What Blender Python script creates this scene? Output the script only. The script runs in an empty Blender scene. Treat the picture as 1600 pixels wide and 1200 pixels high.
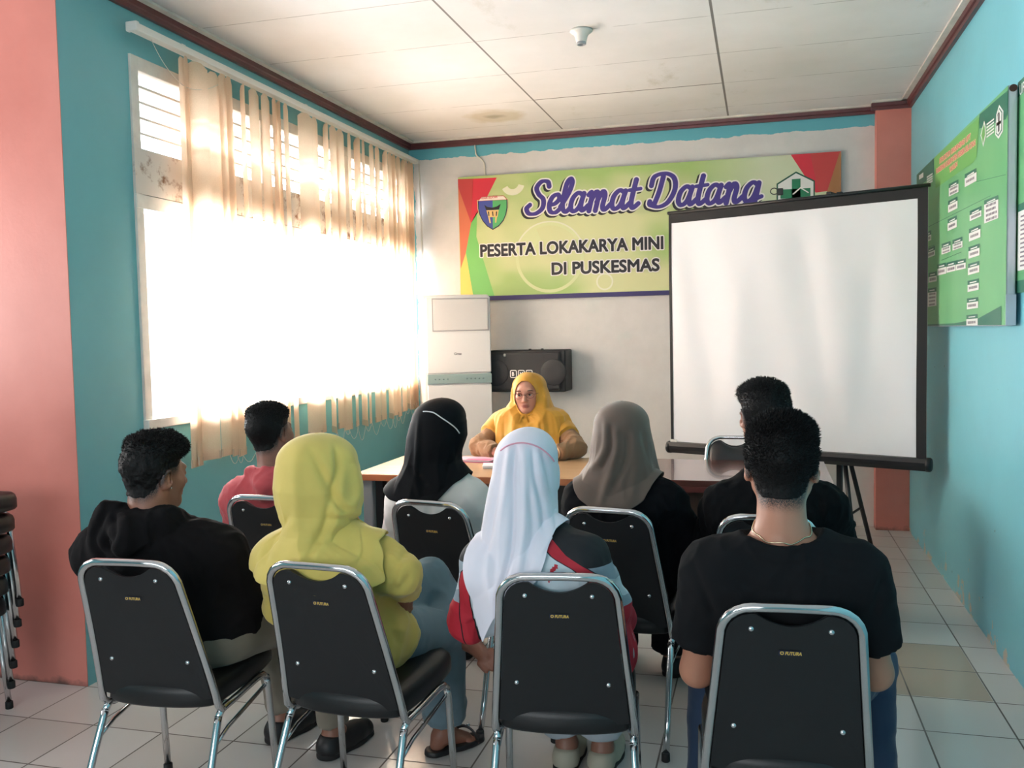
import bpy, bmesh, math, random
import numpy as np
from mathutils import Vector, Matrix
random.seed(7)
rng = np.random.default_rng(11)
PI = math.pi
S = bpy.context.scene
COL = S.collection

# ---------------------------------------------------------------- camera
YAW, PITCH, ROLL, FPX = -0.2698, 0.057, -0.0202, 1413.95
EYE = np.array([0.0, 0.0, 1.5])
def cam_rot():
    cy, sy = math.cos(YAW), math.sin(YAW); cp, sp = math.cos(PITCH), math.sin(PITCH); cr, sr = math.cos(ROLL), math.sin(ROLL)
    B = np.array([[1, 0, 0], [0, 0, -1], [0, 1, 0.]])
    return (np.array([[cr, -sr, 0], [sr, cr, 0], [0, 0, 1]]) @ np.array([[1, 0, 0], [0, cp, -sp], [0, sp, cp]]) @ B
            @ np.array([[cy, -sy, 0], [sy, cy, 0], [0, 0, 1]]))
RC = cam_rot()
cd = bpy.data.cameras.new('camera'); cam = bpy.data.objects.new('camera', cd); COL.objects.link(cam)
cd.sensor_width = 36.0; cd.lens = 36.0 * FPX / 1600.0; cd.clip_start = 0.05; cd.clip_end = 200
cam.matrix_world = Matrix(((RC[0][0], -RC[1][0], -RC[2][0], 0), (RC[0][1], -RC[1][1], -RC[2][1], 0), (RC[0][2], -RC[1][2], -RC[2][2], 1.5), (0, 0, 0, 1)))
S.camera = cam
def ray(px, py): return RC.T @ np.array([(px - 800) / FPX, (py - 600) / FPX, 1.0])
def at(px, py, Y):                       # a point seen at this pixel, standing at depth Y
    d = ray(px, py); return EYE + d * (Y / d[1])
def atz(px, py, Z):
    d = ray(px, py); return EYE + d * ((Z - 1.5) / d[2])
def atx(px, py, X):
    d = ray(px, py); return EYE + d * (X / d[0])

# ---------------------------------------------------------------- room sizes
XL, XR, YB, YC, ZH = -2.83, 1.03, 7.148, 7.03, 3.09
YP = 3.22            # face of the pink wall end on the left
XLL, YR = -4.7, -2.6 # the room behind the camera

# ---------------------------------------------------------------- light and exposure
S.view_settings.view_transform = 'Standard'; S.view_settings.look = 'None'
S.view_settings.exposure = 0.14; S.view_settings.gamma = 1.0; S.view_settings.use_curve_mapping = False
W = bpy.data.worlds.new('world'); S.world = W; W.use_nodes = True
W.node_tree.nodes['Background'].inputs[0].default_value = (0.92, 0.96, 1.0, 1); W.node_tree.nodes['Background'].inputs[1].default_value = 2.2
def area(name, loc, rot, sx, sy, power, color):
    L = bpy.data.lights.new(name, 'AREA'); L.shape = 'RECTANGLE'; L.size = sx; L.size_y = sy; L.energy = power; L.color = color
    o = bpy.data.objects.new(name, L); COL.objects.link(o); o.location = loc; o.rotation_euler = rot
    return o
# daylight falling through the big window; fill lamps added at unseen windows behind the photographer
area('daylight_window', (XL - 0.75, 5.45, 1.30), (0, -PI / 2, 0), 1.5, 4.2, 900, (0.91, 0.965, 1.0))
area('side_fill_light', (XLL - 1.1, 1.9, 1.60), (0, -PI / 2, 0), 1.1, 2.0, 210, (1.0, 0.97, 0.94))  # added, set low and far out to leave the pink wall's base darker
area('rear_fill_light', (-1.7, YR - 0.3, 1.9), (PI / 2, 0, 0), 3.4, 1.5, 90, (0.95, 0.98, 1.0))  # added to brighten the room from behind the camera

# ---------------------------------------------------------------- colour and materials
def lin(c):
    return tuple(((v / 255) / 12.92 if v / 255 <= 0.04045 else ((v / 255 + 0.055) / 1.055) ** 2.4) for v in c) + (1,)
class M_:
    def __init__(s, name):
        s.m = bpy.data.materials.new(name); s.m.use_nodes = True; s.t = s.m.node_tree; s.n = s.t.nodes; s.l = s.t.links
        s.b = s.n['Principled BSDF']
    def node(s, typ, **kw):
        n = s.n.new(typ)
        for k, v in kw.items():
            if k.startswith('i_'):
                key = k[2:]; n.inputs[int(key) if key.isdigit() else key].default_value = v
            else: setattr(n, k, v)
        return n
    def link(s, a, b): s.l.new(a, b)
    def coord(s, scale=(1, 1, 1), loc=(0, 0, 0), kind='Object'):
        t = s.node('ShaderNodeTexCoord'); m = s.node('ShaderNodeMapping'); s.link(t.outputs[kind], m.inputs[0])
        m.inputs['Scale'].default_value = scale; m.inputs['Location'].default_value = loc; return m.outputs[0]
    def noise(s, scale, detail=4, vec=None, rough=0.55):
        n = s.node('ShaderNodeTexNoise'); n.inputs['Scale'].default_value = scale; n.inputs['Detail'].default_value = detail
        n.inputs['Roughness'].default_value = rough
        if vec is None: vec = s.coord()
        s.link(vec, n.inputs['Vector']); return n.outputs['Fac']
    def ramp(s, fac, a, b):
        r = s.node('ShaderNodeMapRange'); r.inputs['From Min'].default_value = a; r.inputs['From Max'].default_value = b
        s.link(fac, r.inputs['Value']); return r.outputs[0]
    def mix(s, fac, a, b):
        n = s.node('ShaderNodeMix', data_type='RGBA')
        if isinstance(fac, (int, float)): n.inputs[0].default_value = fac
        else: s.link(fac, n.inputs[0])
        for k, v in ((6, a), (7, b)):
            if isinstance(v, tuple): n.inputs[k].default_value = v
            else: s.link(v, n.inputs[k])
        return n.outputs[2]
    def math(s, op, a, b=None):
        n = s.node('ShaderNodeMath', operation=op)
        for k, v in ((0, a), (1, b)):
            if v is None: continue
            if isinstance(v, (int, float)): n.inputs[k].default_value = v
            else: s.link(v, n.inputs[k])
        return n.outputs[0]
    def xyz(s, vec):
        n = s.node('ShaderNodeSeparateXYZ'); s.link(vec, n.inputs[0]); return n.outputs
    def bump(s, h, strength=0.3, dist=0.01):
        b = s.node('ShaderNodeBump'); b.inputs['Strength'].default_value = strength; b.inputs['Distance'].default_value = dist
        s.link(h, b.inputs['Height']); s.link(b.outputs[0], s.b.inputs['Normal'])
    def col(s, c):
        if isinstance(c, tuple): s.b.inputs['Base Color'].default_value = c
        else: s.link(c, s.b.inputs['Base Color'])
MATS = {}
def mat(name, c, rough=0.6, metal=0.0, var=0.0, vscale=3.0, bump=0.0, bscale=60.0, bdist=0.002, coat=0.0, sheen=0.0, stretch=(1, 1, 1), spec=None):
    if name in MATS: return MATS[name]
    m = M_(name); c4 = lin(c)
    m.b.inputs['Roughness'].default_value = rough; m.b.inputs['Metallic'].default_value = metal
    if spec is not None: m.b.inputs['Specular IOR Level'].default_value = spec
    if coat: m.b.inputs['Coat Weight'].default_value = coat
    if sheen: m.b.inputs['Sheen Weight'].default_value = sheen; m.b.inputs['Sheen Roughness'].default_value = 0.5
    m.col(c4)
    v = m.coord(stretch) if (var or bump) else None
    if var:
        f = m.noise(vscale, 4, v)
        d = tuple(x * (1 - var) for x in c4[:3]) + (1,); e = tuple(min(1, x * (1 + var)) for x in c4[:3]) + (1,)
        m.col(m.mix(m.ramp(f, 0.3, 0.7), d, e))
    if bump: m.bump(m.noise(bscale, 3, v), bump, bdist)
    MATS[name] = m.m; return m.m

# ---------------------------------------------------------------- mesh helpers
def tag(o, label=None, cat=None, group=None, kind=None):
    if label: o['label'] = label
    if cat: o['category'] = cat
    if group: o['group'] = group
    if kind: o['kind'] = kind
    return o
def empty(name, loc=(0, 0, 0), rz=0.0, label=None, cat=None, group=None):
    o = bpy.data.objects.new(name, None); COL.objects.link(o); o.location = loc; o.rotation_euler = (0, 0, rz); o.empty_display_size = 0.1
    return tag(o, label, cat, group)
class MB:
    def __init__(s): s.bm = bmesh.new(); s.mats = []
    def mi(s, m):
        if m is None: return 0
        if m not in s.mats: s.mats.append(m)
        return s.mats.index(m)
    def box(s, lo, hi, m=None, bev=0.0, seg=2):
        vs = [s.bm.verts.new((x, y, z)) for x in (lo[0], hi[0]) for y in (lo[1], hi[1]) for z in (lo[2], hi[2])]
        q = [(0, 1, 3, 2), (4, 6, 7, 5), (0, 4, 5, 1), (2, 3, 7, 6), (0, 2, 6, 4), (1, 5, 7, 3)]
        fs = [s.bm.faces.new([vs[i] for i in f]) for f in q]
        k = s.mi(m)
        for f in fs: f.material_index = k
        if bev > 0:
            es = list({e for f in fs for e in f.edges})
            r = bmesh.ops.bevel(s.bm, geom=es, offset=bev, segments=seg, affect='EDGES', profile=0.5)
            for f in r['faces']: f.material_index = k; f.smooth = True
        return s
    def poly(s, pts, m=None):
        f = s.bm.faces.new([s.bm.verts.new(tuple(p)) for p in pts]); f.material_index = s.mi(m); return f
    def prism(s, pts2, axis, a, b, m=None, smooth=False):
        # outline pts2 in the two other axes, extruded along axis between a and b
        def P(p, t):
            return {0: (t, p[0], p[1]), 1: (p[0], t, p[1]), 2: (p[0], p[1], t)}[axis]
        A = [s.bm.verts.new(P(p, a)) for p in pts2]; B = [s.bm.verts.new(P(p, b)) for p in pts2]; k = s.mi(m); n = len(pts2)
        fs = [s.bm.faces.new(A), s.bm.faces.new(list(reversed(B)))]
        for i in range(n):
            f = s.bm.faces.new((A[i], B[i], B[(i + 1) % n], A[(i + 1) % n])); f.smooth = smooth; fs.append(f)
        for f in fs: f.material_index = k
        return s
    def tube(s, pts, r, m=None, n=10, closed=False, ry=None, up=None):
        # sweep along a path; r may be a list; ry flattens the section
        P = [Vector(p) for p in pts]; R = r if isinstance(r, (list, tuple)) else [r] * len(P); k = s.mi(m); rings = []
        nrm = None
        for i, p in enumerate(P):
            if closed: t = (P[(i + 1) % len(P)] - P[i - 1]).normalized()
            else: t = (P[min(i + 1, len(P) - 1)] - P[max(i - 1, 0)]).normalized()
            if nrm is None:
                u = Vector(up) if up else (Vector((0, 0, 1)) if abs(t.z) < 0.9 else Vector((0, 1, 0)))
                nrm = (u - t * u.dot(t)).normalized()
            else: nrm = (nrm - t * nrm.dot(t)).normalized()
            b = t.cross(nrm); q = ry if ry else 1.0
            rings.append([s.bm.verts.new(p + (nrm * math.cos(2 * PI * j / n) * q + b * math.sin(2 * PI * j / n)) * R[i]) for j in range(n)])
        L = len(rings)
        for i in range(L if closed else L - 1):
            a, c = rings[i], rings[(i + 1) % L]
            for j in range(n):
                f = s.bm.faces.new((a[j], a[(j + 1) % n], c[(j + 1) % n], c[j])); f.material_index = k; f.smooth = True
        if not closed:
            f = s.bm.faces.new(list(reversed(rings[0]))); f.material_index = k
            f = s.bm.faces.new(rings[-1]); f.material_index = k
        return s
    def lathe(s, prof, c=(0, 0, 0), axis=2, m=None, n=24):
        k = s.mi(m); rings = []
        for r, h in prof:
            ring = []
            for j in range(n):
                a = 2 * PI * j / n; x, y = r * math.cos(a), r * math.sin(a)
                v = {2: (x, y, h), 1: (x, h, y), 0: (h, x, y)}[axis]
                ring.append(s.bm.verts.new((c[0] + v[0], c[1] + v[1], c[2] + v[2])))
            rings.append(ring)
        for a, b in zip(rings, rings[1:]):
            for j in range(n):
                f = s.bm.faces.new((a[j], a[(j + 1) % n], b[(j + 1) % n], b[j])); f.material_index = k; f.smooth = True
        f = s.bm.faces.new(rings[0]); f.material_index = k
        f = s.bm.faces.new(rings[-1]); f.material_index = k
        return s
    def ball(s, c, r, m=None, n=12):
        k = s.mi(m)
        q = bmesh.ops.create_uvsphere(s.bm, u_segments=n, v_segments=n // 2 + 2, radius=1.0, matrix=Matrix.Translation(c) @ Matrix.Diagonal((*(r if isinstance(r, (list, tuple)) else (r, r, r)), 1)))
        for v in q['verts']:
            for f in v.link_faces: f.material_index = k; f.smooth = True
        return s
    def build(s, name, m=None, parent=None, loc=None, rot=None, smooth_angle=None):
        me = bpy.data.meshes.new(name)
        bmesh.ops.recalc_face_normals(s.bm, faces=s.bm.faces)
        s.bm.to_mesh(me); s.bm.free()
        for x in (s.mats if s.mats else ([m] if m else [])): me.materials.append(x)
        o = bpy.data.objects.new(name, me); COL.objects.link(o)
        if parent: o.parent = parent
        if loc is not None: o.location = loc
        if rot is not None: o.rotation_euler = rot
        return o
def raw_mesh(name, V, F, mats, parent=None, smooth=True, attrs=None, mi=None):
    V = np.asarray(V, np.float32); F = np.asarray(F, np.int32); k = F.shape[1]
    me = bpy.data.meshes.new(name); me.vertices.add(len(V)); me.vertices.foreach_set('co', V.ravel())
    me.loops.add(F.size); me.loops.foreach_set('vertex_index', F.ravel()); me.polygons.add(len(F))
    me.polygons.foreach_set('loop_start', np.arange(0, F.size, k, dtype=np.int32))
    me.polygons.foreach_set('use_smooth', np.full(len(F), smooth))
    if mi is not None: me.polygons.foreach_set('material_index', np.asarray(mi, np.int32))
    me.update(calc_edges=True); me.validate()
    for m in mats: me.materials.append(m)
    for a, v in (attrs or {}).items():
        at_ = me.attributes.new(a, 'FLOAT', 'POINT'); at_.data.foreach_set('value', np.asarray(v, np.float32))
    o = bpy.data.objects.new(name, me); COL.objects.link(o)
    if parent: o.parent = parent
    return o
def catmull(pts, n=8, closed=False):
    P = [np.array(p, float) for p in pts]; out = []; L = len(P)
    for i in range(L if closed else L - 1):
        a, b, c, d = (P[(i - 1) % L], P[i], P[(i + 1) % L], P[(i + 2) % L]) if closed else (P[max(i - 1, 0)], P[i], P[i + 1], P[min(i + 2, L - 1)])
        for k in range(n):
            t = k / n; out.append(0.5 * (2 * b + (c - a) * t + (2 * a - 5 * b + 4 * c - d) * t * t + (3 * b - a - 3 * c + d) * t ** 3))
    if not closed: out.append(P[-1])
    return out
def text_mesh(s, size, offset=0.0, align='LEFT', shear=0.0, extr=0.0):
    c = bpy.data.curves.new('t', 'FONT'); c.body = s; c.size = size; c.offset = offset; c.align_x = align; c.shear = shear; c.extrude = extr
    c.resolution_u = 4
    o = bpy.data.objects.new('t', c); COL.objects.link(o)
    dg = bpy.context.evaluated_depsgraph_get(); me = bpy.data.meshes.new_from_object(o.evaluated_get(dg))
    V = np.array([v.co[:] for v in me.vertices]); F = [list(p.vertices) for p in me.polygons]
    bpy.data.objects.remove(o); bpy.data.curves.remove(c); bpy.data.meshes.remove(me)
    return V, F
def add_text(mb, s, size, P, m, offset=0.0, align='LEFT', shear=0.0, sx=1.0):
    # P maps (u, v) in the sign's plane to a world or local point
    V, F = text_mesh(s, size, offset, align, shear)
    k = mb.mi(m); vs = [mb.bm.verts.new(tuple(P(v[0] * sx, v[1]))) for v in V]
    for f in F:
        try: g = mb.bm.faces.new([vs[i] for i in f]); g.material_index = k
        except ValueError: pass

def fill_field(mb, X, Z, D, P, m):
    # polygons covering {D < 0} on a grid, without overlaps
    k = mb.mi(m); nx, nz = D.shape; cache = {}
    def vert(key, x, z):
        if key not in cache: cache[key] = mb.bm.verts.new(tuple(P(x, z)))
        return cache[key]
    ins = D < 0
    for j in range(nz - 1):
        i = 0
        cell = ins[:-1, j].astype(int) + ins[1:, j] + ins[:-1, j + 1] + ins[1:, j + 1]
        while i < nx - 1:
            c = cell[i]
            if c == 0: i += 1; continue
            if c == 4:
                i1 = i
                while i1 + 1 < nx - 1 and cell[i1 + 1] == 4: i1 += 1
                pts = [vert(('v', i, j), X[i], Z[j]), vert(('v', i1 + 1, j), X[i1 + 1], Z[j]), vert(('v', i1 + 1, j + 1), X[i1 + 1], Z[j + 1]), vert(('v', i, j + 1), X[i], Z[j + 1])]
                mb.bm.faces.new(pts).material_index = k; i = i1 + 1; continue
            cs = [(i, j), (i + 1, j), (i + 1, j + 1), (i, j + 1)]; pts = []
            for q in range(4):
                a, b_ = cs[q], cs[(q + 1) % 4]; da, db = D[a], D[b_]
                if da < 0: pts.append(vert(('v', *a), X[a[0]], Z[a[1]]))
                if (da < 0) != (db < 0):
                    t = da / (da - db); key = ('e',) + tuple(sorted((a, b_)))
                    pts.append(vert(key, X[a[0]] + (X[b_[0]] - X[a[0]]) * t, Z[a[1]] + (Z[b_[1]] - Z[a[1]]) * t))
            pts = list(dict.fromkeys(pts))
            if len(pts) > 2:
                try: mb.bm.faces.new(pts).material_index = k
                except ValueError: pass
            i += 1
def seg_dist(X, Z, A, B):
    # distance from every grid point to the nearest of the segments A-B
    D = np.full((len(X), len(Z)), 1e9)
    for a, b_ in zip(A, B):
        ba = b_ - a; L = max(1e-12, ba @ ba)
        px_ = X[:, None] - a[0]; pz_ = Z[None, :] - a[1]; h = np.clip((px_ * ba[0] + pz_ * ba[1]) / L, 0, 1)
        D = np.minimum(D, (px_ - h * ba[0]) ** 2 + (pz_ - h * ba[1]) ** 2)
    return np.sqrt(D)
def text_field(s, size, sx, step):
    V, F = text_mesh(s, size, 0.0); V = V[:, :2] * [sx, 1]; cnt = {}
    for f in F:
        for a, b_ in zip(f, f[1:] + f[:1]):
            e = (min(a, b_), max(a, b_)); cnt[e] = cnt.get(e, 0) + 1
    E_ = [e for e, n in cnt.items() if n == 1]; A = V[[e[0] for e in E_]]; B = V[[e[1] for e in E_]]
    X = np.arange(V[:, 0].min() - size * .2, V[:, 0].max() + size * .2, step); Z = np.arange(V[:, 1].min() - size * .2, V[:, 1].max() + size * .2, step)
    D = seg_dist(X, Z, A, B); W = np.zeros(D.shape)
    for a, b_ in zip(A, B):                       # even-odd test along rows
        if a[1] == b_[1]: continue
        lo, hi = (a, b_) if a[1] < b_[1] else (b_, a); js = np.where((Z >= lo[1]) & (Z < hi[1]))[0]
        xs = lo[0] + (hi[0] - lo[0]) * (Z[js] - lo[1]) / (hi[1] - lo[1]); W[:, js] += X[:, None] < xs[None, :]
    D[W % 2 == 1] *= -1
    return X, Z, D
# ---------------------------------------------------------------- room materials
def teal_wall(name, c, peel=False):
    m = M_(name); v = m.coord(); n1 = m.noise(1.3, 5, v); n2 = m.noise(45, 3, v)
    c4 = lin(c); d = tuple(x * 0.88 for x in c4[:3]) + (1,); out = m.mix(m.ramp(n1, 0.3, 0.7), d, c4)
    if peel:
        z = m.xyz(v)[2]; n3 = m.noise(5.5, 6, v, 0.7)
        f = m.math('ADD', n3, m.math('MULTIPLY', z, -0.75))
        out = m.mix(m.math('GREATER_THAN', f, 0.53), out, lin((190, 180, 165)))
        sp = m.noise(14, 2, v); out = m.mix(m.math('GREATER_THAN', sp, 0.775), out, lin((60, 90, 95)))
    m.col(out); m.b.inputs['Roughness'].default_value = 0.38; m.bump(n2, 0.12, 0.004); return m.m
m_tealL = teal_wall('teal_paint', (112, 182, 189))
m_tealR = teal_wall('cyan_paint', (120, 198, 214), True)
def pink_wall():
    m = M_('salmon_paint'); v = m.coord(); n = m.noise(2.2, 5, v); c = lin((214, 132, 120)); d = lin((200, 118, 106))
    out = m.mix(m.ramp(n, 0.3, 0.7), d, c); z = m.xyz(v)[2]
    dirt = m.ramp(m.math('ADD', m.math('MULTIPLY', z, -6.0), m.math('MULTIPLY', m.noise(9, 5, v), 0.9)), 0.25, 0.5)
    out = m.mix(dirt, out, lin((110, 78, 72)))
    m.col(out); m.b.inputs['Roughness'].default_value = 0.5; m.bump(m.noise(60, 3, v), 0.1, 0.004); return m.m
m_pink = pink_wall()
def back_paint():
    m = M_('white_wall_with_teal_border'); v = m.coord(); o = m.xyz(v); w = m.noise(6, 5, v); w2 = m.noise(25, 4, v)
    wob = m.math('ADD', m.math('MULTIPLY', w, 0.05), m.math('MULTIPLY', w2, 0.02))
    top = m.math('GREATER_THAN', m.math('ADD', o[2], wob), 2.945 + 0.035)
    left = m.math('LESS_THAN', m.math('ADD', o[0], wob), -2.785 + 0.035)
    n = m.noise(1.7, 6, v, 0.65)
    white = m.mix(m.ramp(n, 0.35, 0.75), lin((216, 215, 214)), lin((196, 195, 194)))
    pat = m.ramp(m.noise(3.5, 5, v), 0.58, 0.68); white = m.mix(m.math('MULTIPLY', pat, 0.35), white, lin((190, 205, 200)))
    m.col(m.mix(m.math('MAXIMUM', top, left), white, lin((96, 174, 190)))); m.b.inputs['Roughness'].default_value = 0.6
    m.bump(m.noise(30, 4, v), 0.12, 0.004); return m.m
def ceil_mat():
    m = M_('painted_board_ceiling'); v = m.coord(); o = m.xyz(v); n = m.noise(1.1, 6, v, 0.6)
    c = m.mix(m.ramp(n, 0.35, 0.8), lin((224, 221, 221)), lin((206, 204, 202)))
    st = m.noise(2.6, 6, m.coord((1.0, 0.45, 1), (3.1, 1.7, 0)), 0.7)
    stain = m.math('MULTIPLY', m.ramp(st, 0.60, 0.74), m.ramp(o[0], -1.5, -1.2))
    c = m.mix(m.math('MULTIPLY', stain, 0.6), c, lin((170, 164, 140)))
    # the round brown water stain near the back
    dx = m.math('ADD', o[0], 1.885); dy = m.math('ADD', o[1], -6.5)
    r = m.math('SQRT', m.math('ADD', m.math('MULTIPLY', dx, dx), m.math('MULTIPLY', m.math('MULTIPLY', dy, dy), 1.2)))
    r = m.math('ADD', r, m.math('MULTIPLY', m.noise(9, 4, v), 0.16))
    ring = m.math('MULTIPLY', m.ramp(r, 0.33, 0.24), 0.5); c = m.mix(ring, c, lin((176, 160, 120)))
    core = m.math('MULTIPLY', m.ramp(r, 0.17, 0.10), 0.5); c = m.mix(core, c, lin((110, 98, 66)))
    def line(x, p0, w): return m.math('LESS_THAN', m.math('ABSOLUTE', m.math('SUBTRACT', x, p0)), w)
    brk = m.noise(7, 4, v)
    yy = m.math('ADD', o[1], 0.0); fy = m.math('ABSOLUTE', m.math('SUBTRACT', m.math('FRACT', m.math('DIVIDE', m.math('SUBTRACT', yy, 4.82 - 0.33), 0.66)), 0.5))
    ly = m.math('MULTIPLY', m.math('LESS_THAN', fy, 0.0058), m.ramp(brk, 0.36, 0.50))
    lx = m.math('MAXIMUM', line(o[0], -1.505, 0.006), m.math('MAXIMUM', line(o[0], -0.235, 0.007), line(o[0], -2.78, 0.004)))
    strong = m.math('MULTIPLY', line(o[1], 6.14, 0.007), m.math('MULTIPLY', m.math('GREATER_THAN', o[0], -1.5), m.math('LESS_THAN', o[0], -0.23)))
    L = m.math('MAXIMUM', m.math('MAXIMUM', lx, strong), m.math('MULTIPLY', ly, 0.55))
    m.col(m.mix(m.math('MULTIPLY', L, 0.85), c, lin((84, 78, 74)))); m.b.inputs['Roughness'].default_value = 0.7; return m.m
def floor_mat():
    m = M_('glazed_floor_tiles'); v = m.coord((1, 1, 1), (-0.575 + 0.31 * 20, -3.545 + 0.3275 * 20, 0))
    b = m.node('ShaderNodeTexBrick', offset=0.0, squash=1.0); m.link(v, b.inputs['Vector'])
    b.inputs['Scale'].default_value = 1.0; b.inputs['Mortar Size'].default_value = 0.0034; b.inputs['Mortar Smooth'].default_value = 0.1
    b.inputs['Brick Width'].default_value = 0.31; b.inputs['Row Height'].default_value = 0.3275
    b.inputs['Color1'].default_value = lin((208, 205, 203)); b.inputs['Color2'].default_value = lin((196, 191, 187)); b.inputs['Mortar'].default_value = lin((84, 74, 70))
    b.inputs['Bias'].default_value = 0.0
    n = m.noise(2.0, 4); c = m.mix(m.math('MULTIPLY', m.ramp(n, 0.4, 0.7), 0.25), b.outputs['Color'], lin((196, 186, 178)))
    o = m.xyz(m.coord())
    def rng_(x, a, bb): return m.math('MULTIPLY', m.math('GREATER_THAN', x, a), m.math('LESS_THAN', x, bb))
    rep = m.math('MULTIPLY', rng_(o[0], 0.27, 0.88), rng_(o[1], 3.88, 4.53))
    c2 = m.mix(m.math('MULTIPLY', rep, m.math('SUBTRACT', 1.0, b.outputs['Fac'])), c, lin((178, 164, 150)))
    m.col(c2); m.link(m.math('ADD', m.math('MULTIPLY', b.outputs['Fac'], 0.5), 0.13), m.b.inputs['Roughness'])
    m.bump(m.math('SUBTRACT', 1.0, b.outputs['Fac']), 0.35, 0.0015); return m.m
m_maroon = mat('maroon_gloss_paint', (88, 38, 40), 0.35, var=0.2, vscale=8)
m_whitewood = mat('old_white_paint', (212, 208, 200), 0.5, var=0.12, vscale=9)
def stained_board():
    m = M_('stained_white_board'); v = m.coord(); n = m.noise(9, 6, v, 0.7); c = m.mix(m.ramp(n, 0.52, 0.66), lin((205, 198, 190)), lin((120, 84, 60)))
    m.col(c); m.b.inputs['Roughness'].default_value = 0.6; return m.m
m_stained = stained_board()

# ---------------------------------------------------------------- room shell
def struct(name, mb, m=None): o = mb.build(name, m); o['kind'] = 'structure'; return o
TH = 0.16
struct('floor', MB().box((XLL - TH, YR - TH, -0.1), (XR + TH, YB + TH, 0)), floor_mat())
struct('ceiling', MB().box((XLL - TH, YR - TH, ZH), (XR + TH, YB + TH, ZH + 0.1)), ceil_mat())
WY0, WY1, WZ0, WZ1 = 3.66, 7.16 - 0.06, 1.075, 2.83   # the big window opening
b = MB(); b.box((XL - TH, YP + 0.0, 0), (XL, YB + TH, WZ0)); b.box((XL - TH, YP, WZ1), (XL, YB + TH, ZH)); b.box((XL - TH, YP, WZ0), (XL, WY0, WZ1)); b.box((XL - TH, WY1, WZ0), (XL, YB + TH, WZ1))
struct('wall_left', b, m_tealL)
struct('wall_back', MB().box((XL, YB, 0), (XR + TH, YB + TH, ZH)), back_paint())
struct('wall_right', MB().box((XR, YR - TH, 0), (XR + TH, YB, ZH)), m_tealR)
struct('wall_left_recess', MB().box((XLL - TH, YP, 0), (XL - TH, YP + TH, ZH)).box((XL - TH, YP - 0.004, 0), (XL, YP, ZH)), m_pink)
b = MB(); y0, y1, z0, z1 = 1.3, 2.95, 1.32, 2.5  # unseen opening, its sill raised to keep the pink wall's base darker
b.box((XLL - TH, YR - TH, 0), (XLL, YP, z0)); b.box((XLL - TH, YR - TH, z1), (XLL, YP, ZH)); b.box((XLL - TH, YR - TH, z0), (XLL, y0, z1)); b.box((XLL - TH, y1, z0), (XLL, YP, z1))
struct('wall_left_rear', b, m_tealL)
z0 = 1.0; b = MB(); x0, x1 = -3.4, 0.0
b.box((XLL, YR - TH, 0), (XR, YR, z0)); b.box((XLL, YR - TH, z1), (XR, YR, ZH)); b.box((XLL, YR - TH, z0), (x0, YR, z1)); b.box((x1, YR - TH, z0), (XR, YR, z1))
struct('wall_rear', b, m_tealL)
struct('trim_1', MB().box((0.8, YC, 0), (XR - 0.001, YB - 0.001, ZH)), m_pink)      # the pink corner column
def crown(name, p, q, inward):
    # stepped maroon moulding with the pale strip under the ceiling, from p to q
    prof = [(0, 0), (0.022, 0), (0.026, 0.018), (0.036, 0.022), (0.04, 0.045), (0.0, 0.045)]
    b = MB(); P = Vector(p); Q = Vector(q); n = Vector(inward)
    for pr, m in ((prof, m_maroon), ([(0, 0.045), (0.075, 0.045), (0.075, 0.058), (0, 0.058)], m_whitewood)):
        A = [b.bm.verts.new(P + n * u + Vector((0, 0, 3.03 + w))) for u, w in pr]; B = [b.bm.verts.new(Q + n * u + Vector((0, 0, 3.03 + w))) for u, w in pr]; k = b.mi(m)
        for i in range(len(pr)):
            f = b.bm.faces.new((A[i], B[i], B[(i + 1) % len(pr)], A[(i + 1) % len(pr)])); f.material_index = k
        for g in (A, B):
            f = b.bm.faces.new(g); f.material_index = k
    return struct(name, b)
crown('trim_2', (XL, YP, 0), (XL, YB, 0), (1, 0, 0))
crown('trim_3', (XL, YB, 0), (0.8, YB, 0), (0, -1, 0))
crown('trim_4', (XR, YC, 0), (XR, YR, 0), (-1, 0, 0))
crown('trim_5', (0.76, YC, 0), (XR, YC, 0), (0, -1, 0))

# window in the left wall: frame, middle board, louvres above, panes below
wf = MB(); fx0, fx1 = XL - 0.10, XL + 0.012
wf.box((fx0, WY0, WZ0), (fx1, WY0 + 0.055, WZ1), bev=0.004); wf.box((fx0, WY1 - 0.055, WZ0), (fx1, WY1, WZ1), bev=0.004)
wf.box((fx0 + .002, WY0 + .003, WZ1 - 0.065), (fx1 - 0.002, WY1 - .003, WZ1 + .001), bev=0.004); wf.box((fx0 - .002, WY0 - .002, WZ0 - .002), (fx1 + 0.02, WY1 + .002, WZ0 + 0.045), bev=0.004)
wf.box((fx0 + .001, WY0 - .001, 2.118), (fx1 + 0.004, WY1, 2.185), bev=0.004)
w1 = wf.build('window_1', m_whitewood); w1['kind'] = 'structure'
tb = MB().box((XL - 0.03, WY0 - 0.001, 2.187), (XL + 0.0145, WY1 + .001, 2.40)).build('transom_board', m_stained, w1)
lv = MB(); posts = [WY0 + 0.055 + i * (WY1 - WY0 - 0.11) / 3 for i in range(4)]
for y in posts[1:3]: lv.box((fx0, y - 0.03, 2.40), (fx1 - 0.004, y + 0.03, WZ1 - 0.06)); 
for i in range(4):
    z = 2.40 + (i + 1) * 0.0735
    lv.prism([(XL - 0.085, z - 0.008), (XL - 0.005, z - 0.002), (XL - 0.005, z + 0.009), (XL - 0.085, z + 0.003)], 1, WY0 + 0.05, WY1 - 0.05)
lv.build('louvre_blades', m_whitewood, w1)
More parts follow.
